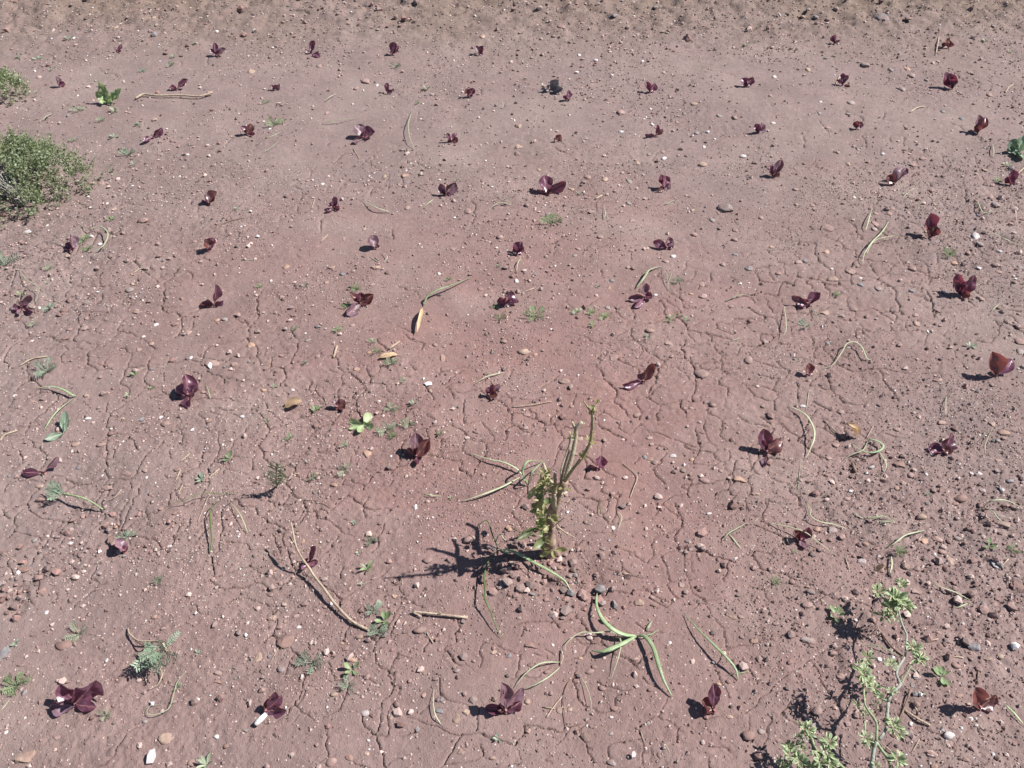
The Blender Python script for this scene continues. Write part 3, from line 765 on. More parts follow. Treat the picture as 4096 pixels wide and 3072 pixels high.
# ------------------------------------------------------------------ low evergreen shrubs at the left
def build_mound(name, label, cpx, rx, ry, hz, n, twigs, bare, rnd):
    c = ground(*cpx); root = thing(name, c); tag(root, label, 'shrub', 'low evergreen shrubs at the left edge')
    b = Buf(); st = Buf()
    for _ in range(n):
        a = rnd.uniform(0, 6.283); q = math.sqrt(rnd.random())
        x = q * math.cos(a); y = q * math.sin(a)
        edge = .93 + .20 * math.sin(3 * a + 1) + .12 * math.sin(7 * a) + rnd.gauss(0, .07)
        px, py = x * rx * edge, y * ry * edge
        lump = .35 + 1.0 * (float(vn(np.array([px / .055]), np.array([py / .055]), 7)[0]) + .5); edge = 1
        top = hz * (1 - q ** 2.4) ** .6 * lump + .012
        if q > .72 and rnd.random() < .5: continue
        if float(vn(np.array([px / .045 + 9]), np.array([py / .045]), 19)[0]) < -.13 and rnd.random() < .85: continue
        if q > .7: top += rnd.uniform(0, .02)
        inb = any((px - bx) ** 2 + (py - by) ** 2 < br * br for bx, by, br in bare)
        if inb and rnd.random() < .9: continue
        z0 = max(0.0, top - rnd.uniform(.02, .05)); p0 = Vector((px * .93, py * .93, z0 + gz(c.x + px, c.y + py) - c.z))
        lean = Vector((px / rx * .6 + rnd.gauss(0, .35), py / ry * .6 + rnd.gauss(0, .35), 1)).normalized()
        ln = rnd.uniform(.020, .045)
        p1 = p0 + lean * ln
        st.add(*tube([p0, p1], [.0007, .0005], 3, cap=False))
        m = rnd.randint(5, 8)
        for i in range(m):
            t = (i + .5) / m; pp = p0.lerp(p1, t + .1)
            d = Vector((rnd.gauss(0, 1), rnd.gauss(0, 1), rnd.uniform(.1, 1.1))).normalized()
            s = d.cross(Vector((rnd.gauss(0, 1), rnd.gauss(0, 1), rnd.gauss(0, 1)))).normalized()
            l = rnd.uniform(.006, .012); w = l * .30
            k0 = len(b.V)
            b.V += [pp, pp + d * l * .5 + s * w, pp + d * l, pp + d * l * .5 - s * w]; b.UV += [(.5, 0), (1, .5), (.5, 1), (0, .5)]
            b.F.append((k0, k0 + 1, k0 + 2, k0 + 3))
    f = b.build('foliage', 'shrub', root, smooth=False); f['kind'] = 'stuff'
    s = st.build('sprigs', 'green_stem', root); s['kind'] = 'stuff'
    for _ in range(twigs):
        bx, by, br = rnd.choice(bare) if bare else (0, 0, rx * .5)
        a = rnd.uniform(0, 6.283); q = rnd.random() * br
        p0 = Vector((bx * .7 + rnd.gauss(0, .012), by * .7 + rnd.gauss(0, .012), .005))
        p2 = Vector((bx + q * math.cos(a) - .02, by + q * math.sin(a), hz * rnd.uniform(.35, .9)))
        p1 = p0.lerp(p2, .5) + Vector((rnd.gauss(0, .008), rnd.gauss(0, .008), .01))
        P = smooth_path([p0, p1, p2], 3)
        V, F, UV = tube(P, [.0024 * (1 - .6 * i / (len(P) - 1)) for i in range(len(P))], 5)
        obj('dry_twig', mesh('dry_twig', V, F, 'grey_twig', UV), root)
rs = random.Random(21)
build_mound('low_shrub', 'large low evergreen shrub with dry grey twigs at the left edge', (66, 772), .245, .33, .13, 4600, 70,
            [(-.025, -.03, .075), (-.10, -.07, .08), (.08, -.13, .04)], rs)
build_mound('low_shrub', 'smaller dark green low shrub at the left edge, farther back', (-25, 395), .135, .15, .11, 1200, 8, [], rs)

# ------------------------------------------------------------------ stones
STONES = {
 (0,0): '880,1580,70,60p 1350,210,35,35t 1325,150,40,35t 1340,1030,60,45t 1730,1070,30,30p 2170,610,80,40t 670,825,25,25w 1000,235,50,30t 1550,1525,25,25w 635,325,32,28w 800,65,20,20w',
 (1,0): '950,700,90,60p 865,760,60,35p 1955,310,55,60t 610,975,40,35p 1290,1515,70,50o 120,1110,28,25w 545,570,60,25p 1600,95,45,40b 1110,1525,45,35t 825,100,22,22w 1045,735,32,28w 1300,1470,22,20w 1710,520,20,20w 1290,1610,40,35p 445,1560,45,28p 2145,85,25,30w',
 (2,0): '430,225,85,75p 1045,20,90,60g 890,130,60,75b 580,475,32,32w 55,1085,70,45t 60,1265,70,45t 45,1325,70,30p 655,1530,65,60p 940,1135,48,30w 1215,1075,36,32w 1200,940,36,25w 940,970,90,32p 1645,1420,100,55t 1310,1365,55,40w 1180,1330,38,30g 1085,1405,38,34t 1660,1270,34,28w 1990,1350,75,38w 520,1635,42,34t 800,1545,60,45t 1010,1565,55,42g 1340,280,40,35g 1790,1000,45,45g 1920,1015,55,40p 1490,985,42,26g 1575,895,62,34t 230,1465,36,30t 1240,60,42,38g 335,1120,20,20w 1420,1055,36,28p 1600,1150,52,36g 1300,1310,46,32p',
 (3,0): '1000,150,115,80b 1210,155,70,40p 300,140,55,45t 410,145,60,50b 840,560,90,50g 1205,590,60,52o 1235,645,68,52g 1060,600,60,36g 345,600,55,38t 1155,765,66,66g 1370,690,42,36g 720,885,75,45g 455,880,30,32w 695,1415,52,40t 55,660,48,32w 1240,1420,90,42p 1340,1365,70,30p 1870,1465,52,46t 45,1060,62,28w 775,1285,42,38g 605,1315,46,32p 1660,805,40,38p 700,985,60,32g 1920,820,60,40p 240,1635,62,28p 445,975,38,30g 1510,960,45,36b 1670,1025,50,26b 25,830,45,36p 1740,630,60,34p 515,1100,55,28p 350,80,42,36g 100,125,36,40w 1950,225,36,30g 1740,430,32,32p',
 (0,1): '1230,245,110,52p 235,340,82,42w 405,290,30,28w 860,450,56,32w 1180,1035,72,46t 1115,845,82,62g 720,1175,76,62p 600,1185,66,50p 1510,1140,76,58p 1835,1475,135,75p 2020,1490,75,58p 915,1505,46,44p 870,1485,62,42r 1195,1360,56,42p 1875,1105,52,36o 1945,1100,75,36g 1625,1215,72,50p 555,1265,86,42r 740,950,90,50g 550,1025,72,46r 1345,1145,52,36w 1240,1250,36,26w 1650,1430,36,34w 2170,1325,72,60o 1140,705,38,28o 1145,790,42,32t 1735,600,46,34p 1310,1310,50,36t 990,145,36,30t 925,100,26,26w 780,130,26,22w 750,1090,42,36p 845,860,36,22w 200,780,42,30o 580,550,42,34t 1680,425,52,36p',
 (1,1): '1310,135,52,42p 1825,165,72,62p 260,645,66,46o 655,650,80,42t 1035,650,96,60t 1140,700,66,46r 745,710,56,36b 610,780,52,38p 2110,390,76,60p 1700,490,42,60p 830,1150,52,46p 540,1160,72,42b 1550,1320,52,38p 1610,1430,56,62o 870,1525,72,40o 1625,1330,46,40p 225,905,56,44p 1000,800,62,32p 980,1385,62,36o 530,1420,56,40p 450,1280,52,42g 760,405,36,32p 130,765,28,34w 300,245,62,36p 1580,705,32,28w 940,320,36,34t 1935,835,62,42p 2145,1290,72,50p',
 (2,1): '870,1425,102,78p 2045,1455,92,82p 1640,1560,135,105p 1195,1195,100,56t 1350,1305,76,52p 40,765,46,40w 1395,555,62,32w 760,385,62,40p 570,490,46,32p 1000,650,50,36p 1030,505,50,36p 690,170,82,46p 315,185,56,50g 1040,245,62,46p 1640,795,56,60p 1645,900,96,36p 1890,985,62,36p 1930,325,56,62p 1920,410,76,46p 1570,365,76,46p 1330,595,62,42p 1860,135,170,42g 1920,535,56,32b 2045,660,92,32b 865,765,52,42b 825,1000,50,40g 100,1375,110,42t 200,1400,62,36o 1240,888,42,24w 1820,620,56,46p 440,1635,130,42p 2190,1290,52,60g 2150,220,46,40p 1730,240,56,40g 1010,95,62,32g 1560,155,46,36t 630,1045,36,34p 840,830,36,34o 1545,880,46,28o 540,545,50,28g',
 (3,1): '705,685,112,66p 565,750,120,66t 955,830,76,66g 500,305,140,48p 730,1010,86,70p 800,800,62,40b 270,605,86,42p 320,590,52,36b 930,270,66,50p 935,185,46,36p 1070,140,52,32p 1050,185,52,36p 1250,665,90,42p 1280,1130,76,56t 1270,1065,72,46p 1470,1020,62,52r 1830,920,86,46p 1610,615,66,50o 1440,105,46,40t 1800,380,72,76w 1830,450,76,60g 1970,110,72,60g 2120,140,80,60g 2180,1290,90,95p 2190,1380,70,60g 705,1340,72,42g 90,705,66,40p 30,475,52,32o 495,515,80,32o 745,45,30,28w 1380,1205,32,30w 800,745,36,24w 1920,30,76,60p 1245,855,56,40b 1965,630,90,50p 1990,690,70,42p 2085,1125,60,42p 410,1545,46,50p 1470,1625,92,52p 925,320,62,50g 50,1240,56,36r 485,1040,96,32t 515,1310,46,32b 380,110,62,36p 245,110,46,32t 2180,650,52,40g',
 (0,2): '655,520,86,56t 880,520,100,38p 1425,340,86,52p 1385,285,42,34w 2095,280,52,32w 755,295,66,22w 1220,300,52,46b 670,720,56,50b 1090,770,92,56p 935,895,115,58p 1250,745,66,50p 1540,735,76,52p 1620,870,66,46p 345,880,82,52t 355,1000,110,58p 1000,1235,46,38o 300,1350,56,42g 695,1470,70,70b 900,595,56,46p 125,100,38,32w 745,100,66,46t 1265,805,32,30w 885,790,28,26w 130,715,46,32p 75,795,36,32b 1740,1410,56,42p 2180,1035,62,42r 1390,1080,62,42p 540,1275,52,38r 1050,305,52,42t 1190,375,42,28r 950,425,62,40r 1800,320,72,42t 190,1600,140,52r 1470,1400,36,26w 960,385,26,22w 1270,930,42,36b 1760,70,52,32p 280,150,62,34p 2050,1275,32,28w',
 (1,2): '970,600,92,82o 1080,750,66,52r 670,870,82,46o 1380,1065,42,56w 1905,415,76,42p 755,35,62,50p 480,170,62,42p 1850,1345,140,85p 1480,1520,105,85p 1580,1630,82,62p 2180,1250,62,70o 1060,150,46,56p 60,50,62,36o 410,1360,46,40o 355,1290,56,38p 520,770,52,32p 160,1600,66,50t 1570,400,46,36p 1370,250,46,36r 1345,335,62,46t 185,95,52,32p 2180,80,42,40p 510,360,62,50r 1510,60,42,34t 1725,525,52,28p 320,50,42,24w 1525,1150,34,24w 1960,780,42,40p',
 (2,2): '1085,265,92,42p 1180,465,76,46p 1395,620,76,48w 1240,680,76,56p 1195,650,60,46t 1480,750,62,46g 1555,815,66,46r 1665,830,96,60p 1970,825,130,78o 1740,185,76,50p 1545,205,46,34p 1645,420,56,38r 550,600,76,38p 590,475,56,54t 800,485,52,46p 125,265,62,38p 120,380,62,42p 515,190,42,38p 1555,650,52,38o 1525,1355,66,42b 1540,1425,70,38b 1700,1120,62,34w 1615,1475,46,40p 790,1420,62,42g 1050,1560,62,54r 1930,1505,46,34w 870,1240,46,42w 1145,630,52,34b 670,1065,72,52r 870,945,62,38p 415,1590,62,46o 2110,950,62,30t 1865,560,62,46p 1805,750,38,32p 2170,190,52,50p 1310,1260,46,34p 1030,1470,38,34r 980,1640,62,30t',
 (3,2): '625,235,72,56p 900,720,82,42w 1150,690,120,80r 1240,785,66,46p 1040,590,66,36p 580,525,82,56p 530,640,66,46p 690,990,76,48p 1120,900,62,50o 1170,860,52,42p 2095,840,86,52b 1860,915,72,42g 1660,980,130,78r 1615,1035,82,42p 2020,1140,86,62g 2050,1210,170,80p 1320,1145,120,80t 1510,1145,66,38p 550,1255,96,80g 420,1250,66,52o 1650,1335,86,52g 1460,1340,100,62p 1340,1350,90,70o 1580,1520,100,82t 1510,1450,90,62p 1980,1540,112,118w 820,1535,96,58w 1190,1560,110,70p 1290,1590,90,52p 970,1600,110,78t 850,1385,72,46o 1110,390,76,52p 1500,330,90,60p 2040,420,110,42o 1930,340,72,52t 2040,470,62,38p 1985,490,62,34g 1830,775,46,42w 1760,770,36,34w 1370,780,36,32w 985,820,46,32t 45,360,52,60p 300,190,56,28w 510,785,62,46r 2060,1050,82,42p 1990,660,62,50p 1335,720,36,40p 1130,595,42,36p 1730,1155,62,42p 2100,1300,90,42p 900,1300,52,36p',
 (0,3): '550,590,158,102r 40,670,110,185b 230,1560,200,132t 1435,1395,130,112t 485,1390,82,48p 1870,1385,56,54w 1650,1610,82,98p 130,260,90,62p 395,315,42,44w 920,725,38,44w 215,1225,36,28w 50,1350,36,44w 1885,915,82,42o 1255,1255,56,42g 1330,355,62,42o 1410,450,56,42p 1490,1085,82,42g 1510,1215,42,34p 185,770,90,42p 1890,840,90,52p 1430,920,62,52p 535,275,34,28r 1700,1070,62,38w 1950,1470,62,52r 2130,1330,62,42b 2205,720,40,58p',
 (1,3): '240,570,190,168r 140,365,96,58t 355,345,76,52p 1415,460,130,72p 30,700,76,108t 130,155,62,46p 410,250,42,36p 595,265,52,38p 250,390,46,38p 650,235,38,40w 370,440,56,42w 890,525,90,60t 835,725,90,48o 220,800,76,60b 680,1025,90,62t 940,1180,82,58w 1590,1070,90,52b 1590,1165,90,60b 1740,1230,86,98t 1820,1180,76,58t 1165,1220,46,105t 1740,820,72,48g 1430,805,82,38p 1555,890,72,38p 2050,660,76,52t 2130,60,52,88b 970,1420,42,28w 975,1497,32,24w 1015,1497,22,20w 805,1565,76,70o 650,1605,110,80p 960,1530,62,42t 1770,1520,76,60t 2040,1570,72,52t 1450,1030,52,60p 770,620,72,78p 740,580,42,28o 2190,690,52,42b 1200,175,52,38o 665,775,36,34r',
 (2,3): '1095,225,96,86t 1215,250,76,38r 460,200,90,60r 540,215,46,78p 225,665,90,38p 165,600,130,52r 1360,575,38,36w 425,1155,86,76t 500,1155,56,38t 625,1400,100,100r 875,1140,90,66r 2040,1380,150,112r 2160,1345,76,60g 860,1610,90,70g 1280,1545,56,50p 855,1360,46,42g 1880,1215,66,46t 1910,355,82,52t 1790,935,56,38o 2065,935,42,32p 1460,70,72,52p 2125,185,36,32p 1725,1450,52,34p 715,785,66,52r 670,825,100,62p 300,830,72,42r 310,700,38,46r 785,970,82,60r 590,710,46,34o 1060,715,82,34p 870,340,72,42r 300,205,62,52p 200,30,82,52p 350,595,34,28w 860,1220,52,28w 680,1300,52,38r 1180,1270,42,38g 2085,555,100,42o 130,1080,62,78t 1980,350,62,42p 1740,745,42,28b 2170,695,38,34g 1190,980,52,42r 160,770,62,52r 215,890,42,40r',
 (3,3): '375,135,102,60b 350,245,115,82p 360,550,158,78g 560,665,90,62p 380,605,56,42r 1280,135,96,58p 1945,245,90,52p 2150,80,120,98r 1545,590,76,74p 1490,610,62,60r 1790,615,150,78b 1635,775,100,68p 1900,715,90,48t 2005,695,76,56t 1570,1375,126,92w 1610,1310,90,58p 1660,1030,82,52t 1545,955,52,50o 1235,1275,48,46w 1230,1365,72,78b 1410,1540,140,62p 1440,1640,72,60o 1710,1580,62,52r 1245,940,56,46b 1290,875,72,46b 710,555,82,60r 850,115,56,46p 755,380,42,32w 620,865,90,70p 395,1280,72,88g 420,1160,100,80g 85,1420,62,52p 75,410,72,42p 60,540,62,86r 345,90,52,38p 470,215,42,38t 1470,490,62,38p 1280,540,66,52r 590,155,52,32p 2170,935,62,42p 210,50,62,52r 1800,1290,62,42w',
}
def ico(sub):
    bm = bmesh.new(); bmesh.ops.create_icosphere(bm, subdivisions=sub, radius=1.0)
    V = np.array([v.co[:] for v in bm.verts]); F = np.array([[v.index for v in f.verts] for f in bm.faces]); bm.free()
    return V, F
ICO1V, ICO1F = ico(1); ICO2V, ICO2F = ico(2)
def stone_shape(seed, V0):
    r = np.random.default_rng(seed)
    V = V0.copy()
    k = r.integers(9, 15)
    for _ in range(k):                                   # chip flat faces off a ball
        n = r.normal(size=3); n /= np.linalg.norm(n); d = r.uniform(.45, .85)
        s = V @ n; o = np.clip(s - d, 0, None); V = V - o[:, None] * n[None] * .9
    V += r.normal(size=V.shape) * .05
    V[:, 2] *= .8
    return V
NSH = 14
shapes = [stone_shape(100 + i, ICO2V) for i in range(NSH)]
stone_me = {}
def stone_mesh(i, c):
    if (i, c) not in stone_me:
        stone_me[i, c] = mesh('stone', [Vector(v) for v in shapes[i]], [tuple(int(q) for q in f) for f in ICO2F], 'stone_' + c, None, smooth=(i % 2 == 0))
    return stone_me[i, c]
sl = []
for (c, r), s in STONES.items():
    for q in s.split():
        a, b, w, hk = q.split(','); sl.append((*N(c, r, float(a), float(b)), float(w) * SC, float(hk[:-1]) * SC, hk[-1]))
sl.sort(key=lambda q: -q[2] * q[3])
small_stones = []
for idx, (X, Y, w, h, c) in enumerate(sl):
    P = ground(X, Y); k = mpp(P); rnd = random.Random(int(X * 3 + Y * 5))
    el = math.atan2(CAM_H, P.y)                           # how steeply one looks down on it
    a = w * k * .5; happ = h * k * .5
    zz = a * rnd.uniform(.45, .62)
    bb = math.sqrt(max(happ ** 2 - (zz * .8 * math.cos(el)) ** 2, (.45 * a) ** 2)) / math.sin(el)
    bb = min(bb, a * 1.8)
    P = ground(X, Y, zz * .3); P.z -= zz * .18
    if idx >= 300:
        small_stones.append((P, a, bb, zz, c)); continue
    i = rnd.randrange(NSH)
    o = obj('stone', stone_mesh(i, c), None, P)
    o.scale = (a * 1.0, bb * 1.0, zz); o.rotation_euler = (rnd.uniform(-.12, .12), rnd.uniform(-.12, .12), rnd.choice((0, math.pi)) + rnd.uniform(-.35, .35))
    size = 'large' if a > .018 else ('small' if a > .008 else 'tiny')
    form = 'flat' if h < .55 * w else ('long' if h > 1.3 * w else 'rounded')
    tag(o, where(P, f"{size} {form} {STONE_WORD[c]} stone"), 'stone', 'stones strewn over the field')

# ------------------------------------------------------------------ crumbs and grit (beyond counting)
def build_crumbs():
    def scatter(n, y0, y1, smin, smax, pw, seed, clump=True):
        r = np.random.default_rng(seed)
        y = y0 + (y1 - y0) * r.random(n * 3)
        half = 1.12 * (y * CP + CAM_H * SP) * (2048 / FPX) + .05
        hm = 1.12 * (y1 * CP + CAM_H * SP) * (2048 / FPX) + .05
        x = (r.random(n * 3) * 2 - 1) * hm
        keep = np.abs(x) < half
        if clump:
            dens = .16 + 1.15 * sstep(-.15, .40, fbm(x / .30, y / .30, seed + .3, 2)) + .9 * stir_mask(x, y)
            keep &= r.random(n * 3) < dens * .75
        x = x[keep][:n]; y = y[keep][:n]
        s = smin * (smax / smin) ** (r.random(len(x)) ** pw)
        return x, y, s
    base_red = np.array([.235, .140, .122]); base_grey = np.array([.218, .165, .150])
    OV = np.array([[1, 0, 0], [-1, 0, 0], [0, 1, 0], [0, -1, 0], [0, 0, 1], [0, 0, -1]], float)
    OF = np.array([[0, 2, 4], [2, 1, 4], [1, 3, 4], [3, 0, 4], [2, 0, 5], [1, 2, 5], [3, 1, 5], [0, 3, 5]])
    AV, AF, AC = [], [], []; off = 0
    def emit(V0, F0, x, y, s, seed, pale):
        nonlocal off
        r = np.random.default_rng(seed); n = len(x); nv = len(V0)
        V = V0[None] * (1 + r.uniform(-.28, .28, (n, nv, 1))) + r.normal(size=(n, nv, 3)) * .10
        sc = np.stack([r.uniform(.75, 1.25, n), r.uniform(.75, 1.25, n), r.uniform(.55, .95, n)], 1) * s[:, None]
        V = V * sc[:, None, :]
        a = r.random(n) * 6.283; ca, sa = np.cos(a)[:, None], np.sin(a)[:, None]
        X = V[:, :, 0] * ca - V[:, :, 1] * sa; Yq = V[:, :, 0] * sa + V[:, :, 1] * ca
        z = h_macro(x, y) + h_crust(x, y, stir_mask(x, y))
        V = np.stack([X + x[:, None], Yq + y[:, None], V[:, :, 2] + (z + s * .42)[:, None]], 2)
        t = r.random(n)[:, None]
        col = base_red * t + base_grey * (1 - t); col = col * r.uniform(.75, 1.35, (n, 1))
        q = r.random(n)
        col[q < pale] = np.array([.40, .30, .265]) * r.uniform(.8, 1.35, (int((q < pale).sum()), 1))
        wq = (q > 1 - pale * .08); col[wq] = np.array([.66, .62, .60])
        gq = (q > .80) & (q < .83); col[gq] = np.array([.21, .19, .185])
        AV.append(V.reshape(-1, 3)); AC.append(np.repeat(col, nv, 0))
        AF.append((F0[None] + (np.arange(n) * nv)[:, None, None] + off).reshape(-1, 3)); off += n * nv
    x, y, s = scatter(50000, .5, 5.6, .0017, .0055, 2.2, 301); emit(OV, OF, x, y, s, 302, .34)
    x, y, s = scatter(54000, .5, 2.9, .0011, .0027, 1.3, 311); emit(OV, OF, x, y, s, 312, .34)
    x, y, s = scatter(3800, .5, 5.6, .0042, .0090, 2.2, 321); emit(ICO1V, ICO1F, x, y, s, 322, .40)
    x, y, s = scatter(600, 3.9, 6.4, .006, .020, 2.4, 331); emit(ICO1V, ICO1F, x, y, s, 332, .03)
    # clods in the stirred patches
    r = np.random.default_rng(341)
    for p, rad, st in STIRW:
        n = int(520 * rad * st) + 14
        xx = p.x + r.normal(size=n) * rad * .6; yy = p.y + r.normal(size=n) * rad * .6
        emit(ICO1V, ICO1F, xx, yy, .003 * 3.6 ** (r.random(n) ** 1.8), int(p.x * 100) % 997 + 5, .10)
    V = np.concatenate(AV).astype(np.float32); F = np.concatenate(AF).astype(np.int32); C = np.concatenate(AC)
    me = bpy.data.meshes.new('soil_crumbs')
    me.vertices.add(len(V)); me.vertices.foreach_set('co', V.ravel())
    me.loops.add(F.size); me.loops.foreach_set('vertex_index', F.ravel())
    me.polygons.add(len(F)); me.polygons.foreach_set('loop_start', np.arange(0, F.size, 3, dtype=np.int32))
    me.polygons.foreach_set('use_smooth', np.zeros(len(F), bool))
    at = me.attributes.new('grain_colour', 'FLOAT_COLOR', 'POINT')
    at.data.foreach_set('color', np.concatenate([C, np.ones((len(C), 1))], 1).astype(np.float32).ravel())
    me.update(calc_edges=True); me.materials.append(M['crumb'])
    o = obj('soil_crumbs', me); o['kind'] = 'stuff'; tag(o, 'loose crumbs of reddish soil and grit all over the field', 'soil crumbs')
    # the smallest of the pebbles
    AVp, AFp, ACp, off2 = [], [], [], 0
    for i, (P, a, bq, zz, c) in enumerate(small_stones):
        V = stone_shape(500 + i, ICO2V) * np.array([a * 1.05, bq * 1.05, zz]) + np.array(P)
        AVp.append(V); AFp.append(ICO2F + off2); off2 += len(V); ACp.append(np.repeat(np.array(STONE_COL[c])[None], len(V), 0))
    V = np.concatenate(AVp); F = np.concatenate(AFp); C = np.concatenate(ACp)
    me = bpy.data.meshes.new('small_gravel'); me.from_pydata(V.tolist(), [], F.tolist())
    at = me.attributes.new('grain_colour', 'FLOAT_COLOR', 'POINT')
    at.data.foreach_set('color', np.concatenate([C, np.ones((len(C), 1))], 1).astype(np.float32).ravel())
    me.polygons.foreach_set('use_smooth', [True] * len(F)); me.materials.append(M['crumb'])
    o = obj('small_gravel', me); o['kind'] = 'stuff'; tag(o, 'small pale pebbles strewn over the field', 'gravel')
build_crumbs()

# ------------------------------------------------------------------ limp grass, straws and twigs
# tile, then strands: material letter + width : points   (G grass, P pale, D dark, S straw, T twig)
STRANDS = {
 (0,0): ['P15:330,1060 400,1005 460,980'],
 (1,0): ['G12:570,1070 700,1035 880,1020', 'P11:1345,960 1315,1080 1330,1190 1370,1290', 'P10:70,1320 200,1220', 'P10:90,1195 220,1140', 'P13:590,880 640,835 700,810', 'S11:1240,1295 1330,1300', 'S7:840,1280 890,1370'],
 (3,0): ['S12:1450,460 1465,390 1475,320', 'S10:580,740 620,650', 'S12:2050,800 2080,755 2120,730', 'S15:1225,970 1290,930 1350,920', 'P14:1940,1250 1950,1300 1945,1360', 'S15:2130,1530 2170,1490 2212,1450', 'S10:1210,1659 1260,1630'],
 (0,1): ['P10:160,670 230,760 330,820 322,900 310,990', 'P18:700,280 760,322 860,295 930,350 912,430 860,490 780,520', 'S13:1150,700 1220,660 1290,668', 'S15:170,1500 280,1440 410,1420', 'T9:1850,340 1950,260 2110,220', 'P10:2090,580 2200,590'],
 (1,1): ['P16:920,75 1030,130 1160,175', 'S8:480,140 510,60', 'P15:1450,140 1490,95 1530,65', 'P12:1990,190 2050,120 2110,90 2212,110', 'P8:2050,0 2130,40 2190,90', 'S10:560,430 620,370', 'G26:1450,980 1480,900 1580,840 1700,800 1850,740', 'S24:670,1430 700,1330', 'S22:1150,1355 1240,1290', 'P12:1890,1659 2000,1590 2140,1560', 'P9:980,555 1070,610', 'P10:1080,520 1135,560 1100,610'],
 (2,1): ['P25:1070,830 1140,740 1190,670 1290,640', 'P8:1290,640 1340,720 1350,850', 'P8:1350,780 1380,700', 'P14:40,690 50,610 80,570', 'S20:720,60 775,30', 'P18:1320,110 1400,70', 'P8:790,110 810,180 790,240', 'P12:1840,945 1960,890 2050,890', 'S11:90,870 190,830', 'P11:1890,1290 1970,1260'],
 (3,1): ['P16:840,340 870,240 900,140', 'P16:820,630 830,540 900,430 980,350 1040,260', 'P10:850,540 900,440 970,400 1080,380 1150,390', 'P10:140,990 155,1120 150,1210 90,1280', 'P9:370,1000 420,1060 445,1140', 'P18:470,1530 560,1490 640,1380 680,1310 750,1295 810,1340 850,1430 890,1450', 'P15:1925,1030 2000,965', 'P14:1810,70 1840,150 1870,180 1960,150', 'S15:2140,240 2140,160', 'P10:1160,50 1215,0', 'P10:1880,330 2000,380 2140,450'],
 (0,2): ['G22:310,40 430,20 540,45 620,90 660,100', 'G16:380,400 440,300 520,210 640,120', 'S18:0,490 40,440 150,400', 'D10:1430,1180 1430,1110 1500,1030 1610,1000 1700,955 1800,940 1900,950 2050,945', 'D18:1810,1470 1830,1350 1815,1150 1830,1060 1900,1000', 'P10:2140,1290 2100,1180 2050,1090 1970,1000', 'S8:1710,1190 1770,1040 1840,890', 'S12:1640,600 1560,670', 'S14:1900,730 1790,820', 'S14:1540,950 1580,870', 'S12:1520,830 1560,740', 'S9:940,1005 1000,970 1050,910', 'P12:1780,0 1800,60 1820,120', 'S7:1410,1270 1490,1220', 'S7:820,1550 890,1510', 'S7:0,1440 150,1540'],
 (1,2): ['S10:280,830 310,790 370,770', 'T8:420,1005 530,1010 640,1070', 'G10:1430,930 1500,960 1600,970'],
 (2,2): ['S10:960,690 1080,790 1050,900 1020,980', 'D10:760,990 765,1100 810,1160', 'P9:905,1095 950,1150 910,1270', 'P18:1820,1360 1870,1290 2030,1200', 'P17:1870,1290 1980,1420', 'S10:0,200 170,180 340,150', 'P8:2080,1200 2150,1140'],
 (3,2): ['P22:180,190 320,260 390,370 400,460 370,550 320,655', 'P10:330,230 355,50', 'P8:280,670 260,920', 'T14:480,310 560,390 650,470', 'S8:850,470 910,360', 'P11:1540,110 1535,200 1540,300', 'P16:330,1020 370,1080 370,1140 450,1190 560,1210 680,1250', 'P16:0,1200 180,1235 320,1280 430,1360 600,1490', 'P20:1020,1420 1100,1370 1200,1300 1350,1265', 'P20:1050,1659 1070,1560 1065,1490', 'P8:1940,380 1880,520 1880,610', 'S8:1260,1390 1330,1310', 'S12:670,1500 700,1600', 'S10:2000,1590 2080,1510', 'T34:730,680 755,760'],
 (0,3): ['P10:1600,830 1530,920 1490,1060 1450,1150 1330,1200 1270,1180 1300,1120 1400,1115', 'P12:0,1170 90,1060'],
 (1,3): ['P14:1540,960 1530,1090 1550,1200 1600,1280', 'S12:1470,480 1530,580', 'S8:130,740 190,620'],
 (2,3): ['G30:1490,325 1600,450 1740,590 1850,700 1930,800 1955,900', 'G8:1850,860 2050,825', 'T10:570,850 480,930 445,1080 460,1220 480,1300 620,1270', 'P10:580,840 650,970 685,1100 680,1190', 'S14:300,1220 360,1130 430,1045', 'S14:270,1130 370,1145', 'D10:360,0 450,50 500,120', 'P8:1310,1430 1370,1530', 'S8:1110,1340 1150,1450'],
 (3,3): ['P16:1400,20 1480,90 1620,140 1740,205', 'G18:1620,280 1730,235', 'S18:1370,565 1470,545', 'T25:980,490 1070,610 1170,690', 'G12:830,600 960,605 1060,650 1160,700', 'S24:1180,1160 1290,1230 1400,1290', 'T22:1130,1250 1200,1080 1230,980', 'G20:1240,1010 1370,1020', 'T18:810,440 760,570', 'S12:1570,690 1690,705', 'S16:1250,1090 1290,1170', 'G25:2050,1110 2130,1190 2212,1280', 'T20:1820,800 1810,930', 'G12:1210,760 1310,860', 'S14:970,1430 1090,1540', 'S10:1240,1530 1310,1410'],
}
SM = {'G': ('grass', 'wilted_strand', 'limp green grass blade'), 'P': ('grass_pale', 'wilted_strand', 'pale wilted grass blade'),
      'D': ('grass_dark', 'wilted_strand', 'dark wilted grass blade'), 'S': ('straw', 'straw', 'dry pale straw'), 'T': ('twig', 'twig', 'thin brown twig')}
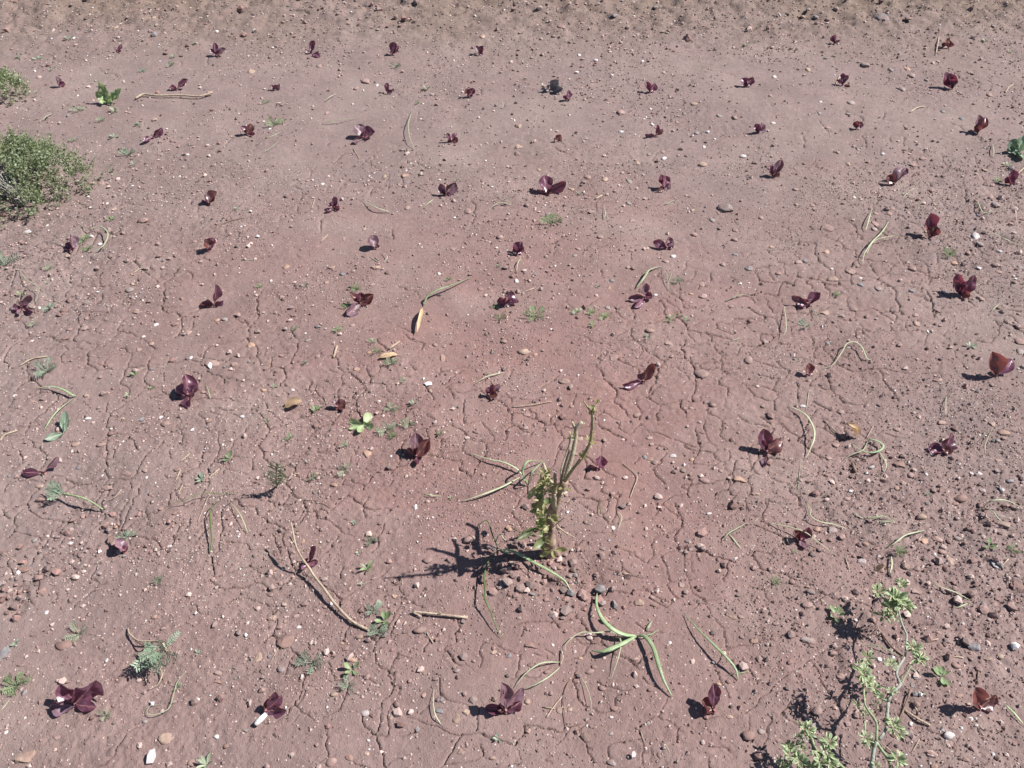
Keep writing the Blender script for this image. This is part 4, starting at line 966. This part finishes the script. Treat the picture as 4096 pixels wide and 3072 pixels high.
def strand_geo(pxs, w, kind, arch, rnd):
    n = len(pxs); pts = []
    k = mpp(ground(*pxs[n // 2])); r0 = w * SC * k * .40
    for i, p in enumerate(pxs):
        t = i / (n - 1)
        pts.append(ground(*p, r0 * .6 + .0015 + arch * math.sin(math.pi * t)))
    P = smooth_path(pts, 5)
    P = [p + Vector((rnd.gauss(0, .16), rnd.gauss(0, .16), abs(rnd.gauss(0, .10)))) * min(r0, .0012) * .8 for p in P]
    R = []
    for i in range(len(P)):
        t = i / (len(P) - 1)
        R.append(rnd.uniform(.93, 1.06) * r0 * (1.05 if kind in 'ST' else max(.25, min(1.0, .45 + 3 * t) * (1 - .75 * max(0, t - .55) / .45))))
    return tube(P, R, 6, .9 if kind in 'ST' else .38)
for (c, r), ss in STRANDS.items():
    for s in ss:
        hd, body = s.split(':'); kd = hd[0]; w = float(hd[1:])
        px = [N(c, r, *map(float, q.split(','))) for q in body.split()]
        rnd = random.Random(hash(body) % 1000 if False else len(body) * 7 + int(w))
        ln = (ground(*px[0]) - ground(*px[-1])).length
        if rnd.random() < .5: px = px[::-1]
        V, F, UV = strand_geo(px, w, kd, min(.020, ln * (.02 if kd in 'ST' else .10)), rnd)
        mat, nm, look = SM[kd]
        c0 = ground(*px[len(px) // 2])
        o = obj(nm, mesh(nm, [v - c0 for v in V], F, mat, UV), None, c0)
        if len(px) > 4: look = look.replace('blade', 'curl')
        tag(o, where(c0, look), {'wilted_strand': 'grass', 'straw': 'straw', 'twig': 'twig'}[nm], 'loose blades, straws and twigs on the soil')

# uprooted grass clumps: several blades on one crown
def clump(label, crown, blades, conv, roots=()):
    c0 = ground(*conv(*crown)); root = thing('uprooted_clump', c0); tag(root, label, 'grass', 'uprooted grass clumps')
    rnd = random.Random(int(crown[0]))
    for kd, w, arch, pts in blades:
        V, F, UV = strand_geo([conv(*p) for p in pts], w, kd, arch, rnd)
        obj('blade' if kd in 'GPD' else 'root', mesh('blade', [v - c0 for v in V], F, SM[kd][0], UV), root)
t23 = lambda u, v: N(2, 3, u, v)
clump('bright green uprooted grass clump lying open below the cut shrub', (1070, 515), [
    ('G', 50, .020, [(1070, 515), (970, 505), (870, 460), (780, 370), (730, 250), (735, 150)]),
    ('G', 54, .016, [(1072, 520), (920, 600), (790, 650), (690, 645)]),
    ('G', 50, .016, [(1080, 520), (1150, 522), (1220, 620), (1270, 780), (1320, 920), (1385, 1040)]),
    ('P', 32, .004, [(1160, 470), (1210, 385)]), ('G', 14, .01, [(1080, 515), (1180, 510), (1270, 465)]),
    ('P', 18, .012, [(1060, 515), (910, 500), (850, 480), (720, 490), (590, 490), (470, 580), (460, 650)]),
    ('P', 16, .014, [(905, 498), (940, 570), (920, 700), (850, 910)])], t23)
clump('thin pale grass clump beside the crinkled lettuce in the nearest row', (412, 765), [
    ('P', 20, .012, [(410, 745), (260, 750), (130, 830), (20, 960)]), ('P', 18, .010, [(410, 790), (330, 860), (200, 940), (90, 975)]),
    ('S', 16, .006, [(415, 770), (440, 700), (425, 640)])], t23)
clump('yellow-green grass clump lying left of the cut shrub', (1100, 735), [
    ('P', 26, .010, [(1050, 640), (1000, 590), (900, 540), (760, 510), (600, 455)]), ('P', 24, .012, [(1035, 668), (880, 750), (700, 820), (520, 880)]),
    ('G', 26, .05, [(1105, 735), (1060, 620), (1090, 540), (1150, 520), (1235, 530)]), ('G', 26, .05, [(1105, 735), (1130, 640), (1180, 580), (1250, 520)]),
    ('G', 20, .01, [(1105, 740), (1075, 690), (1048, 650)])], S_)
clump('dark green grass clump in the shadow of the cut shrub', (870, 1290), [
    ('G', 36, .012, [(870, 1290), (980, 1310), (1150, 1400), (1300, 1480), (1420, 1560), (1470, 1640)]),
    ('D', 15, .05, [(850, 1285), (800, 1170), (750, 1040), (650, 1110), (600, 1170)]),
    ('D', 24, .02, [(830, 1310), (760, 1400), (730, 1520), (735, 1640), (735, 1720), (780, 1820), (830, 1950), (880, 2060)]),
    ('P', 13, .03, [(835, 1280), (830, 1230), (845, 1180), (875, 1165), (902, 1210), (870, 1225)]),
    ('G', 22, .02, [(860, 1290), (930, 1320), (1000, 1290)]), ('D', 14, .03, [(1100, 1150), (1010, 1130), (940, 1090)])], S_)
t32 = lambda u, v: N(3, 2, u, v)
clump('coiled pale grass clump in front of the curled dry leaf, right side', (860, 490), [
    ('G', 26, .012, [(860, 490), (900, 480), (985, 515), (985, 560), (900, 592), (800, 570), (720, 510)]),
    ('P', 15, .008, [(860, 500), (820, 570), (720, 610), (640, 670)]), ('P', 18, .008, [(960, 590), (1020, 690), (1000, 770)])], t32)
clump('looped pale grass at the right edge of the field', (1860, 1060), [
    ('P', 21, .03, [(1860, 1060), (1930, 1010), (2060, 1005), (2212, 1080)]), ('P', 18, .02, [(1860, 1060), (1940, 1100), (2000, 1170), (2140, 1260)])], t32)
clump('short looped grass stalk lying near the right of the second row', (830, 1165), [
    ('P', 14, .004, [(820, 1160), (730, 1120)]), ('G', 18, .008, [(830, 1165), (920, 1152), (1000, 1140), (1090, 1180)]), ('G', 15, .004, [(1090, 1182), (1000, 1192), (930, 1168)])], t32)
# dry sticks
def stick_thing(label, conv, paths, mat):
    c0 = ground(*conv(*paths[0][1][0][:2])); root = thing('dry_stick', c0); tag(root, label, 'stick', 'dry sticks')
    for w, pts, arch in paths:
        P = smooth_path([ground(*conv(u, v), .004 + h) for u, v, h in pts], 5); k = mpp(P[0]) * SC
        V, F, UV = rough_tube([p - c0 for p in P], [w * k * .5 * (1 - .25 * i / len(P)) for i in range(len(P))], 7, .1, int(w))
        obj('stalk', mesh('stalk', V, F, mat, UV), root)
t12 = lambda u, v: N(1, 2, u, v)
stick_thing('long bent dry stalk leaning past a lettuce in the second row', t12, [
    (28, [(980, 2130, 0), (830, 2050, .004), (700, 1920, .008), (610, 1800, .012), (500, 1655, .016), (460, 1590, .02), (400, 1510, .035)], 0),
    (18, [(400, 1510, .035), (345, 1395, .055), (305, 1200, .075)], 0), (16, [(350, 1405, .05), (290, 1320, .055)], 0)], 'straw')
t13 = lambda u, v: N(1, 3, u, v)
stick_thing('pale straight forked twig lying left of the green grass clump', t13, [
    (24, [(1830, 360, .002), (1500, 322, .004), (1350, 308, .004)], 0), (18, [(1350, 310, .004), (1430, 352, .0)], 0), (12, [(1600, 325, .006), (1590, 312, .012)], 0)], 'straw')
t00 = lambda u, v: N(0, 0, u, v)
stick_thing('knobbly tan stick lying by a lettuce in the ninth row', t00, [
    (19, [(1170, 850, .004), (1240, 815, .006), (1350, 825, .006), (1560, 822, .008), (1720, 830, .008), (1830, 800, .01)], 0), (28, [(1790, 805, .008), (1835, 798, .01)], 0)], 'straw')

# ------------------------------------------------------------------ dry leaves, chips and scraps
def flat_leaf(name, label, conv, a, b, w, mat, cat, lift=.004, curl=.4, roll=.3):
    A = ground(*conv(*a), .002); Bq = ground(*conv(*b), lift); c0 = A; k = mpp(A) * SC
    rnd = random.Random(int(a[0] + a[1]))
    V, F, UV = leaf(A - c0, Bq - c0, w * k, Vector((roll, 0, 1)), shape=.9, pet=.15, cup=curl, bend=-.12, wave=.2, r=rnd, nu=6, nv=8)
    return tag(obj(name, mesh(name, V, F, mat, UV), None, c0), label, cat, 'dead leaves on the soil' if cat == 'dead leaf' else None)
t11 = lambda u, v: N(1, 1, u, v)
flat_leaf('dead_leaf', 'curled tan dead leaf standing on the soil right of the third row', t32, (760, 470), (690, 340), 110, 'dry_leaf', 'dead leaf', .03, .8)
flat_leaf('dead_leaf', 'crumpled pinkish dead leaf in the fourth row, left side', t12, (235, 215), (400, 150), 110, 'dry_leaf', 'dead leaf', .012, .5)
flat_leaf('dead_leaf', 'narrow arched dead leaf at the foot of a long grass blade', t11, (1440, 1000), (1390, 1210), 44, 'dry_leaf', 'dead leaf', .012, .6)
flat_leaf('dead_leaf', 'flat pinkish dead leaf beside a small feathery weed, fifth row', t11, (1050, 1440), (1225, 1405), 60, 'dry_leaf', 'dead leaf', .004, .1)
flat_leaf('dead_leaf', 'pale tan dead leaf tip near the stones at right', t32, (930, 1620), (1010, 1570), 60, 'dry_leaf', 'dead leaf', .02, .6)
t20 = lambda u, v: N(2, 0, u, v)
def scrap():
    c0 = ground(*t20(320, 790)); root = thing('crumpled_scrap', c0); tag(root, 'grey-blue crumpled scrap lying in the ninth row', 'scrap')
    k = mpp(c0) * SC; rnd = random.Random(9)
    for i, (u, v, w, dz) in enumerate([(400, 690, 90, .05), (300, 740, 70, .03), (440, 760, 80, .03), (240, 775, 40, .01)]):
        A = Vector((0, 0, .004)); Bq = at_z(*t20(u, v), c0.z + dz) - c0
        V, F, UV = leaf(A, Bq, w * k, roll_up(A, Bq, rnd.uniform(-.6, .6)), shape=.9, cup=.6, wave=.5, r=rnd)
        obj('fold', mesh('fold', V, F, 'scrap', UV), root)
scrap()
def chip(label, conv, u, v, w, h, c, tilt, cat='chip'):
    P = ground(*conv(u, v), .009); k = mpp(P) * SC
    a, b = w * k * .5, h * k * .5
    pts = [(-a, -b), (a * .5, -b * .95), (a, -b * .1), (a * .55, b), (-a * .45, b * .8), (-a * .95, b * .1)]
    V = [Vector((x, y, .0012)) for x, y in pts] + [Vector((x * .96, y * .96, -.0012)) for x, y in pts]
    n = len(pts); F = [tuple(range(n)), tuple(range(2 * n - 1, n - 1, -1))] + [(i, i + n, (i + 1) % n + n, (i + 1) % n) for i in range(n)]
    o = obj('pale_chip', mesh('pale_chip', V, F, 'stone_' + c, None, False), None, P); o.rotation_euler = (tilt, .1, .1)
    tag(o, label, cat)
t03 = lambda u, v: N(0, 3, u, v)
chip('bright white broken chip near the bottom edge, left', t03, 1310, 1555, 76, 118, 'w', .5)
chip('small pale rectangular chip near the bottom edge, centre', t23, 1052, 1538, 40, 52, 'w', .35)

# ------------------------------------------------------------------ weeds
def frond(B, T, W, rnd, n=6, up=Vector((0, -.75, .65))):
    """pinnate leaf: a thin rib with pairs of narrow leaflets"""
    b = Buf(); ax = T - B; a = ax.normalized(); s = a.cross(up).normalized(); nrm = s.cross(a)
    mid = B.lerp(T, .5) + nrm * ax.length * .1
    P = smooth_path([B, mid, T], 3)
    b.add(*tube(P, [W * .03 + .0004] * len(P), 4))
    for i in range(n):
        t = .25 + .75 * i / (n - 1); p = B.lerp(T, t) + nrm * ax.length * .1 * 4 * t * (1 - t)
        l = W * .5 * math.sin(math.pi * min(1, .25 + .7 * (1 - t) + .05)) * rnd.uniform(.8, 1.2) + W * .12
        for sg in (-1, 1):
            d = (s * sg + a * .65 + nrm * rnd.uniform(-.1, .4)).normalized()
            b.add(*leaf(p, p + d * l, l * .26, nrm, shape=1., cup=.2, r=rnd, nu=2, nv=3))
    b.add(*leaf(P[-2], T + a * W * .25, W * .2, nrm, shape=1., cup=.2, r=rnd, nu=2, nv=3))
    return b
def weed(P, R, kind, mat, label, rnd, parts, group, n=None, lean=.55, name='weed'):
    """R: reach of the plant in metres"""
    root = None; allb = Buf()
    n = n or {'f': 6, 'b': 5, 't': 9}[kind]
    if parts: root = thing(name, P)
    a0 = rnd.uniform(0, 6.28)
    for i in range(n):
        a = a0 + i * 2.39996 + rnd.uniform(-.3, .3); e = rnd.uniform(.15, lean + .25)
        l = R * rnd.uniform(.65, 1.1)
        d = Vector((math.cos(a) * math.cos(e), math.sin(a) * math.cos(e), math.sin(e)))
        B = Vector((0, 0, .002)) + d * R * .06; T = B + d * l
        if kind == 'f': b = frond(B, T, l * .62, rnd)
        elif kind == 'b':
            b = Buf(); b.add(*leaf(B, T, l * .48, Vector((d.x * -.3, d.y * -.3, 1)), shape=1.25, pet=.16, cup=.25, bend=.06, r=rnd, nu=4, nv=6))
        else:
            b = Buf(); b.add(*leaf(B, T, l * .30, Vector((d.x * -.3, d.y * -.3, 1)), shape=1., pet=.2, cup=.3, bend=-.1, r=rnd, nu=2, nv=4))
        if parts: b.build('leaf', mat, root)
        else: allb.add(b.V, b.F, b.UV)
    if not parts: root = allb.build(name, mat, None, loc=P)
    tag(root, label, 'weed', group); return root
# tile: kind + material letter : x,y,radius      f feathery  b broad-leaved  t tufted ; g green p pale u bluish
WEEDS = {
 (0,0): 'fp:680,960,52 tp:990,970,58 bu:990,1190,58 bu:1200,1085,48 fu:1110,1345,60 bu:1160,1430,36 bu:440,610,40 bu:600,345,46 bu:330,515,42 tp:170,505,42 tp:1500,500,32 fu:1230,620,30 fp:880,1045,38 fp:1480,570,34 fp:640,1220,40 tp:1690,380,30',
 (1,0): 'bp:1480,775,48 fg:90,890,32 fg:170,1085,66 fp:1210,580,44 fg:1390,900,24 fp:1740,1560,24',
 (2,0): 'tp:2020,400,36', (3,0): 'bp:1875,355,40 bg:2090,455,30 fg:1980,1570,36 bp:2060,1430,50',
 (0,1): 'fu:50,640,120 fg:720,430,60 fg:760,505,44 bg:960,245,44 fp:430,670,46 fu:430,1010,46 bg:190,890,48 bu:410,790,26 fu:410,1560,110 bg:1170,1585,50 tp:2045,155,40 fp:300,1150,40',
 (1,1): 'fg:860,845,42 fg:780,1000,46 fg:30,825,26 fp:430,815,30 fp:1000,1305,40 fg:1050,1385,46 fp:1170,1490,56 fg:700,1200,40 fp:330,1195,40 fp:420,1485,28 fg:2080,1000,34 fg:2110,1100,58 fg:1660,762,28 fp:2085,650,24 fp:1270,1640,36',
 (2,1): 'fg:345,275,88 fg:200,1095,88 fp:555,1045,46 fg:680,1045,40 bg:690,1155,44 fg:795,1085,46 fg:1360,1110,50 fp:1445,1078,34 fp:1510,1110,34 fp:740,820,28 fu:1170,1258,34 fp:1430,775,42 tp:580,22,30',
 (3,1): 'fu:330,1165,62 fg:600,895,36 fg:1560,552,62 bu:1745,1335,62',
 (0,2): 'fu:1095,1330,72 bg:1990,655,86 bu:1740,825,56 tg:1310,40,26 tp:1110,100,44',
 (1,2): 'fp:1155,222,56 fp:1130,402,76 fg:1180,462,46 fp:1320,360,66 bu:1365,172,46 bg:520,228,48 fg:290,478,42 bg:1590,432,40 fp:770,542,44 fp:770,752,76 fp:500,816,40 tg:965,1605,80 fp:1000,1368,54 bu:850,1202,30 bp:890,1466,30 bg:1690,992,24 bg:95,327,32 bp:160,32,36',
 (3,2): 'bg:1910,1405,66 fg:2110,1442,52 fg:1130,1458,50 fp:225,1460,20 fp:1380,955,24',
 (0,3): 'fp:690,505,100 fg:150,950,100 fp:920,1212,66 bu:140,592,44 bu:1710,672,34 tp:1790,1640,100 fp:1370,42,40 fp:1540,962,36',
 (1,3): 'fu:1010,305,80 bg:1110,400,96 fu:1060,500,90 fu:490,755,118 bg:830,815,92 fu:800,960,84 bu:2090,1412,46 bu:920,72,30',
 (3,3): 'bg:590,345,90 bg:1500,870,100 fg:65,62,50',
}
WM = {'g': 'weed', 'p': 'weed_pale', 'u': 'weed_blue'}
WL = {'f': 'feathery', 'b': 'broad-leaved', 't': 'tufted'}; WC = {'g': 'green', 'p': 'pale green', 'u': 'bluish green'}
for (c, r), s in WEEDS.items():
    for q in s.split():
        kk, body = q.split(':'); u, v, R = map(float, body.split(','))
        P = ground(*N(c, r, u, v)); k = mpp(P)
        rnd = random.Random(int(u * 3 + v * 7 + c))
        Rm = R * SC * k * 1.05
        weed(P, Rm, kk[0], WM[kk[1]], where(P, f"small {WC[kk[1]]} {WL[kk[0]]} weed" if R < 75 else f"{WC[kk[1]]} {WL[kk[0]]} weed"),
             rnd, R >= 56, 'weeds scattered among the lettuces', n={'f': rnd.randint(5, 8), 'b': rnd.randint(4, 6), 't': rnd.randint(6, 9)}[kk[0]])

def leafed(name, label, conv, foot, leaves, mat, stems=(), rise=.3, cat='weed', wave=.15, sh=1.2):
    c0 = ground(*conv(*foot)); root = thing(name, c0); tag(root, label, cat); k = mpp(c0) * SC
    rnd = random.Random(int(foot[0] + foot[1]))
    for q in leaves:
        u, v, w = q[:3]; h = q[3] if len(q) > 3 else None
        bx = q[4] if len(q) > 4 else foot
        A = ground(*conv(*bx), .004) - c0
        X, Y = conv(u, v)
        if h is None:
            T = at_y(X, Y, c0.y) - c0
            if T.z < .006: T = ground(X, Y, .010) - c0
        else: T = ground(X, Y, h) - c0
        V, F, UV = leaf(A, T, w * k * 1.1, roll_up(A, T, rnd.uniform(-.4, .4)), shape=sh, pet=.14, cup=.25, wave=wave, bend=.05, r=rnd, nu=6, nv=9)
        obj('leaf', mesh('leaf', V, F, mat, UV), root)
    for w, pts in stems:
        P = smooth_path([ground(*conv(u, v), h) - c0 for u, v, h in pts], 4)
        V, F, UV = tube(P, [w * k * .5] * len(P), 6)
        obj('stem', mesh('stem', V, F, 'green_stem', UV), root)
    return root, c0, k
leafed('rosette_weed', 'bright green upright jagged weed behind the large shrub, left side', t00, (925, 890),
       [(848, 692, 64), (826, 792, 62), (884, 745, 70), (1046, 765, 60), (1000, 800, 54), (862, 850, 70, .03), (960, 850, 60, .03), (905, 830, 50)], 'rosette', wave=.6)
leafed('rosette_weed', 'flat light green rosette weed behind a lettuce in the third row', t12, (930, 350),
       [(985, 248, 74, .012), (800, 318, 66, .010), (1018, 372, 62, .010), (880, 415, 54, .012), (800, 388, 34, .006), (950, 330, 34, .01)], 'rosette', wave=.1)
t02 = lambda u, v: N(0, 2, u, v)
leafed('broad_seedling', 'bluish broad-leaved seedling with three leaves at the left', t02, (550, 425),
       [(560, 232, 76, .035), (385, 478, 62, .010), (590, 300, 40, .03), (530, 445, 30, .01)], 'weed_blue', wave=.1, sh=1.0)
t30 = lambda u, v: N(3, 0, u, v)
leafed('cabbage_seedling', 'blue-green round-leaved cabbage seedling at the right edge', t30, (2175, 1310),
       [(2085, 1215, 95, .05), (2205, 1170, 120, .06), (2250, 1240, 110, .05), (2130, 1330, 70, .015), (2060, 1290, 50, .02), (2200, 1360, 70, .02)], 'weed_blue', wave=.2, sh=1.3)
def pulled(name, label, conv, foot, fronds, stems, mat='weed_blue', stem_mat='green_stem'):
    c0 = ground(*conv(*foot)); root = thing(name, c0); tag(root, label, 'weed'); k = mpp(c0) * SC; rnd = random.Random(int(foot[0]))
    for a, b, w, h0, h1 in fronds:
        A = ground(*conv(*a), h0) - c0; T = ground(*conv(*b), h1) - c0
        frond(A, T, w * k * .8, rnd, 8).build('leaf', mat, root)
    for w, mt, pts in stems:
        P = smooth_path([ground(*conv(u, v), h) - c0 for u, v, h in pts], 4)
        V, F, UV = tube(P, [w * k * .5 * (1 - .4 * i / len(P)) for i in range(len(P))], 6)
        obj('stem', mesh('stem', V, F, mt, UV), root)
pulled('pulled_weed', 'pulled feathery weed with a long pale stalk, left side', t02, (550, 950), [
    ((550, 945), (440, 850), 90, .02, .04), ((550, 950), (400, 905), 80, .02, .03), ((545, 955), (420, 975), 80, .02, .02), ((550, 940), (500, 860), 60, .03, .05), ((540, 950), (460, 920), 90, .03, .05)],
    [(22, 'green_stem', [(530, 945, .02), (650, 968, .03), (760, 1002, .025), (890, 1085, .006)])])
pulled('pulled_weed', 'upright grey-green feathery weed casting a comb-like shadow', t12, (185, 880), [
    ((185, 880), (182, 700), 190, .01, .09), ((185, 870), (110, 780), 130, .01, .07), ((188, 870), (250, 790), 120, .01, .06), ((185, 880), (215, 850), 50, .005, .03), ((185, 880), (110, 850), 60, .005, .05)],
    [(10, 'grey_stem', [(185, 885, 0), (186, 850, .02)])], 'weed_pale')
pulled('pulled_weed', 'large uprooted feathery weed with trailing roots, lower left', t03, (1400, 660), [
    ((1420, 640), (1545, 490), 70, .01, .02), ((1420, 650), (1520, 690), 100, .015, .03), ((1400, 660), (1460, 740), 110, .015, .03), ((1390, 660), (1360, 830), 130, .015, .03),
    ((1380, 650), (1290, 780), 120, .02, .03), ((1370, 640), (1180, 780), 130, .02, .03), ((1370, 620), (1220, 700), 120, .025, .04), ((1380, 610), (1270, 610), 110, .025, .03),
    ((1400, 640), (1380, 560), 90, .02, .05), ((1400, 650), (1440, 600), 90, .02, .05), ((1390, 660), (1310, 720), 120, .03, .05), ((1400, 660), (1400, 800), 100, .03, .05), ((1410, 640), (1490, 510), 50, .01, .02)],
    [(22, 'straw', [(1445, 660, .02), (1400, 575, .03), (1330, 560, .02), (1200, 560, .015), (1120, 500, .008), (1105, 450, .004)]),
     (16, 'twig', [(1330, 570, .01), (1250, 600, .02), (1170, 560, .012)]), (12, 'straw', [(1385, 800, .01), (1400, 860, .008), (1360, 940, .004), (1280, 985, .003)])])
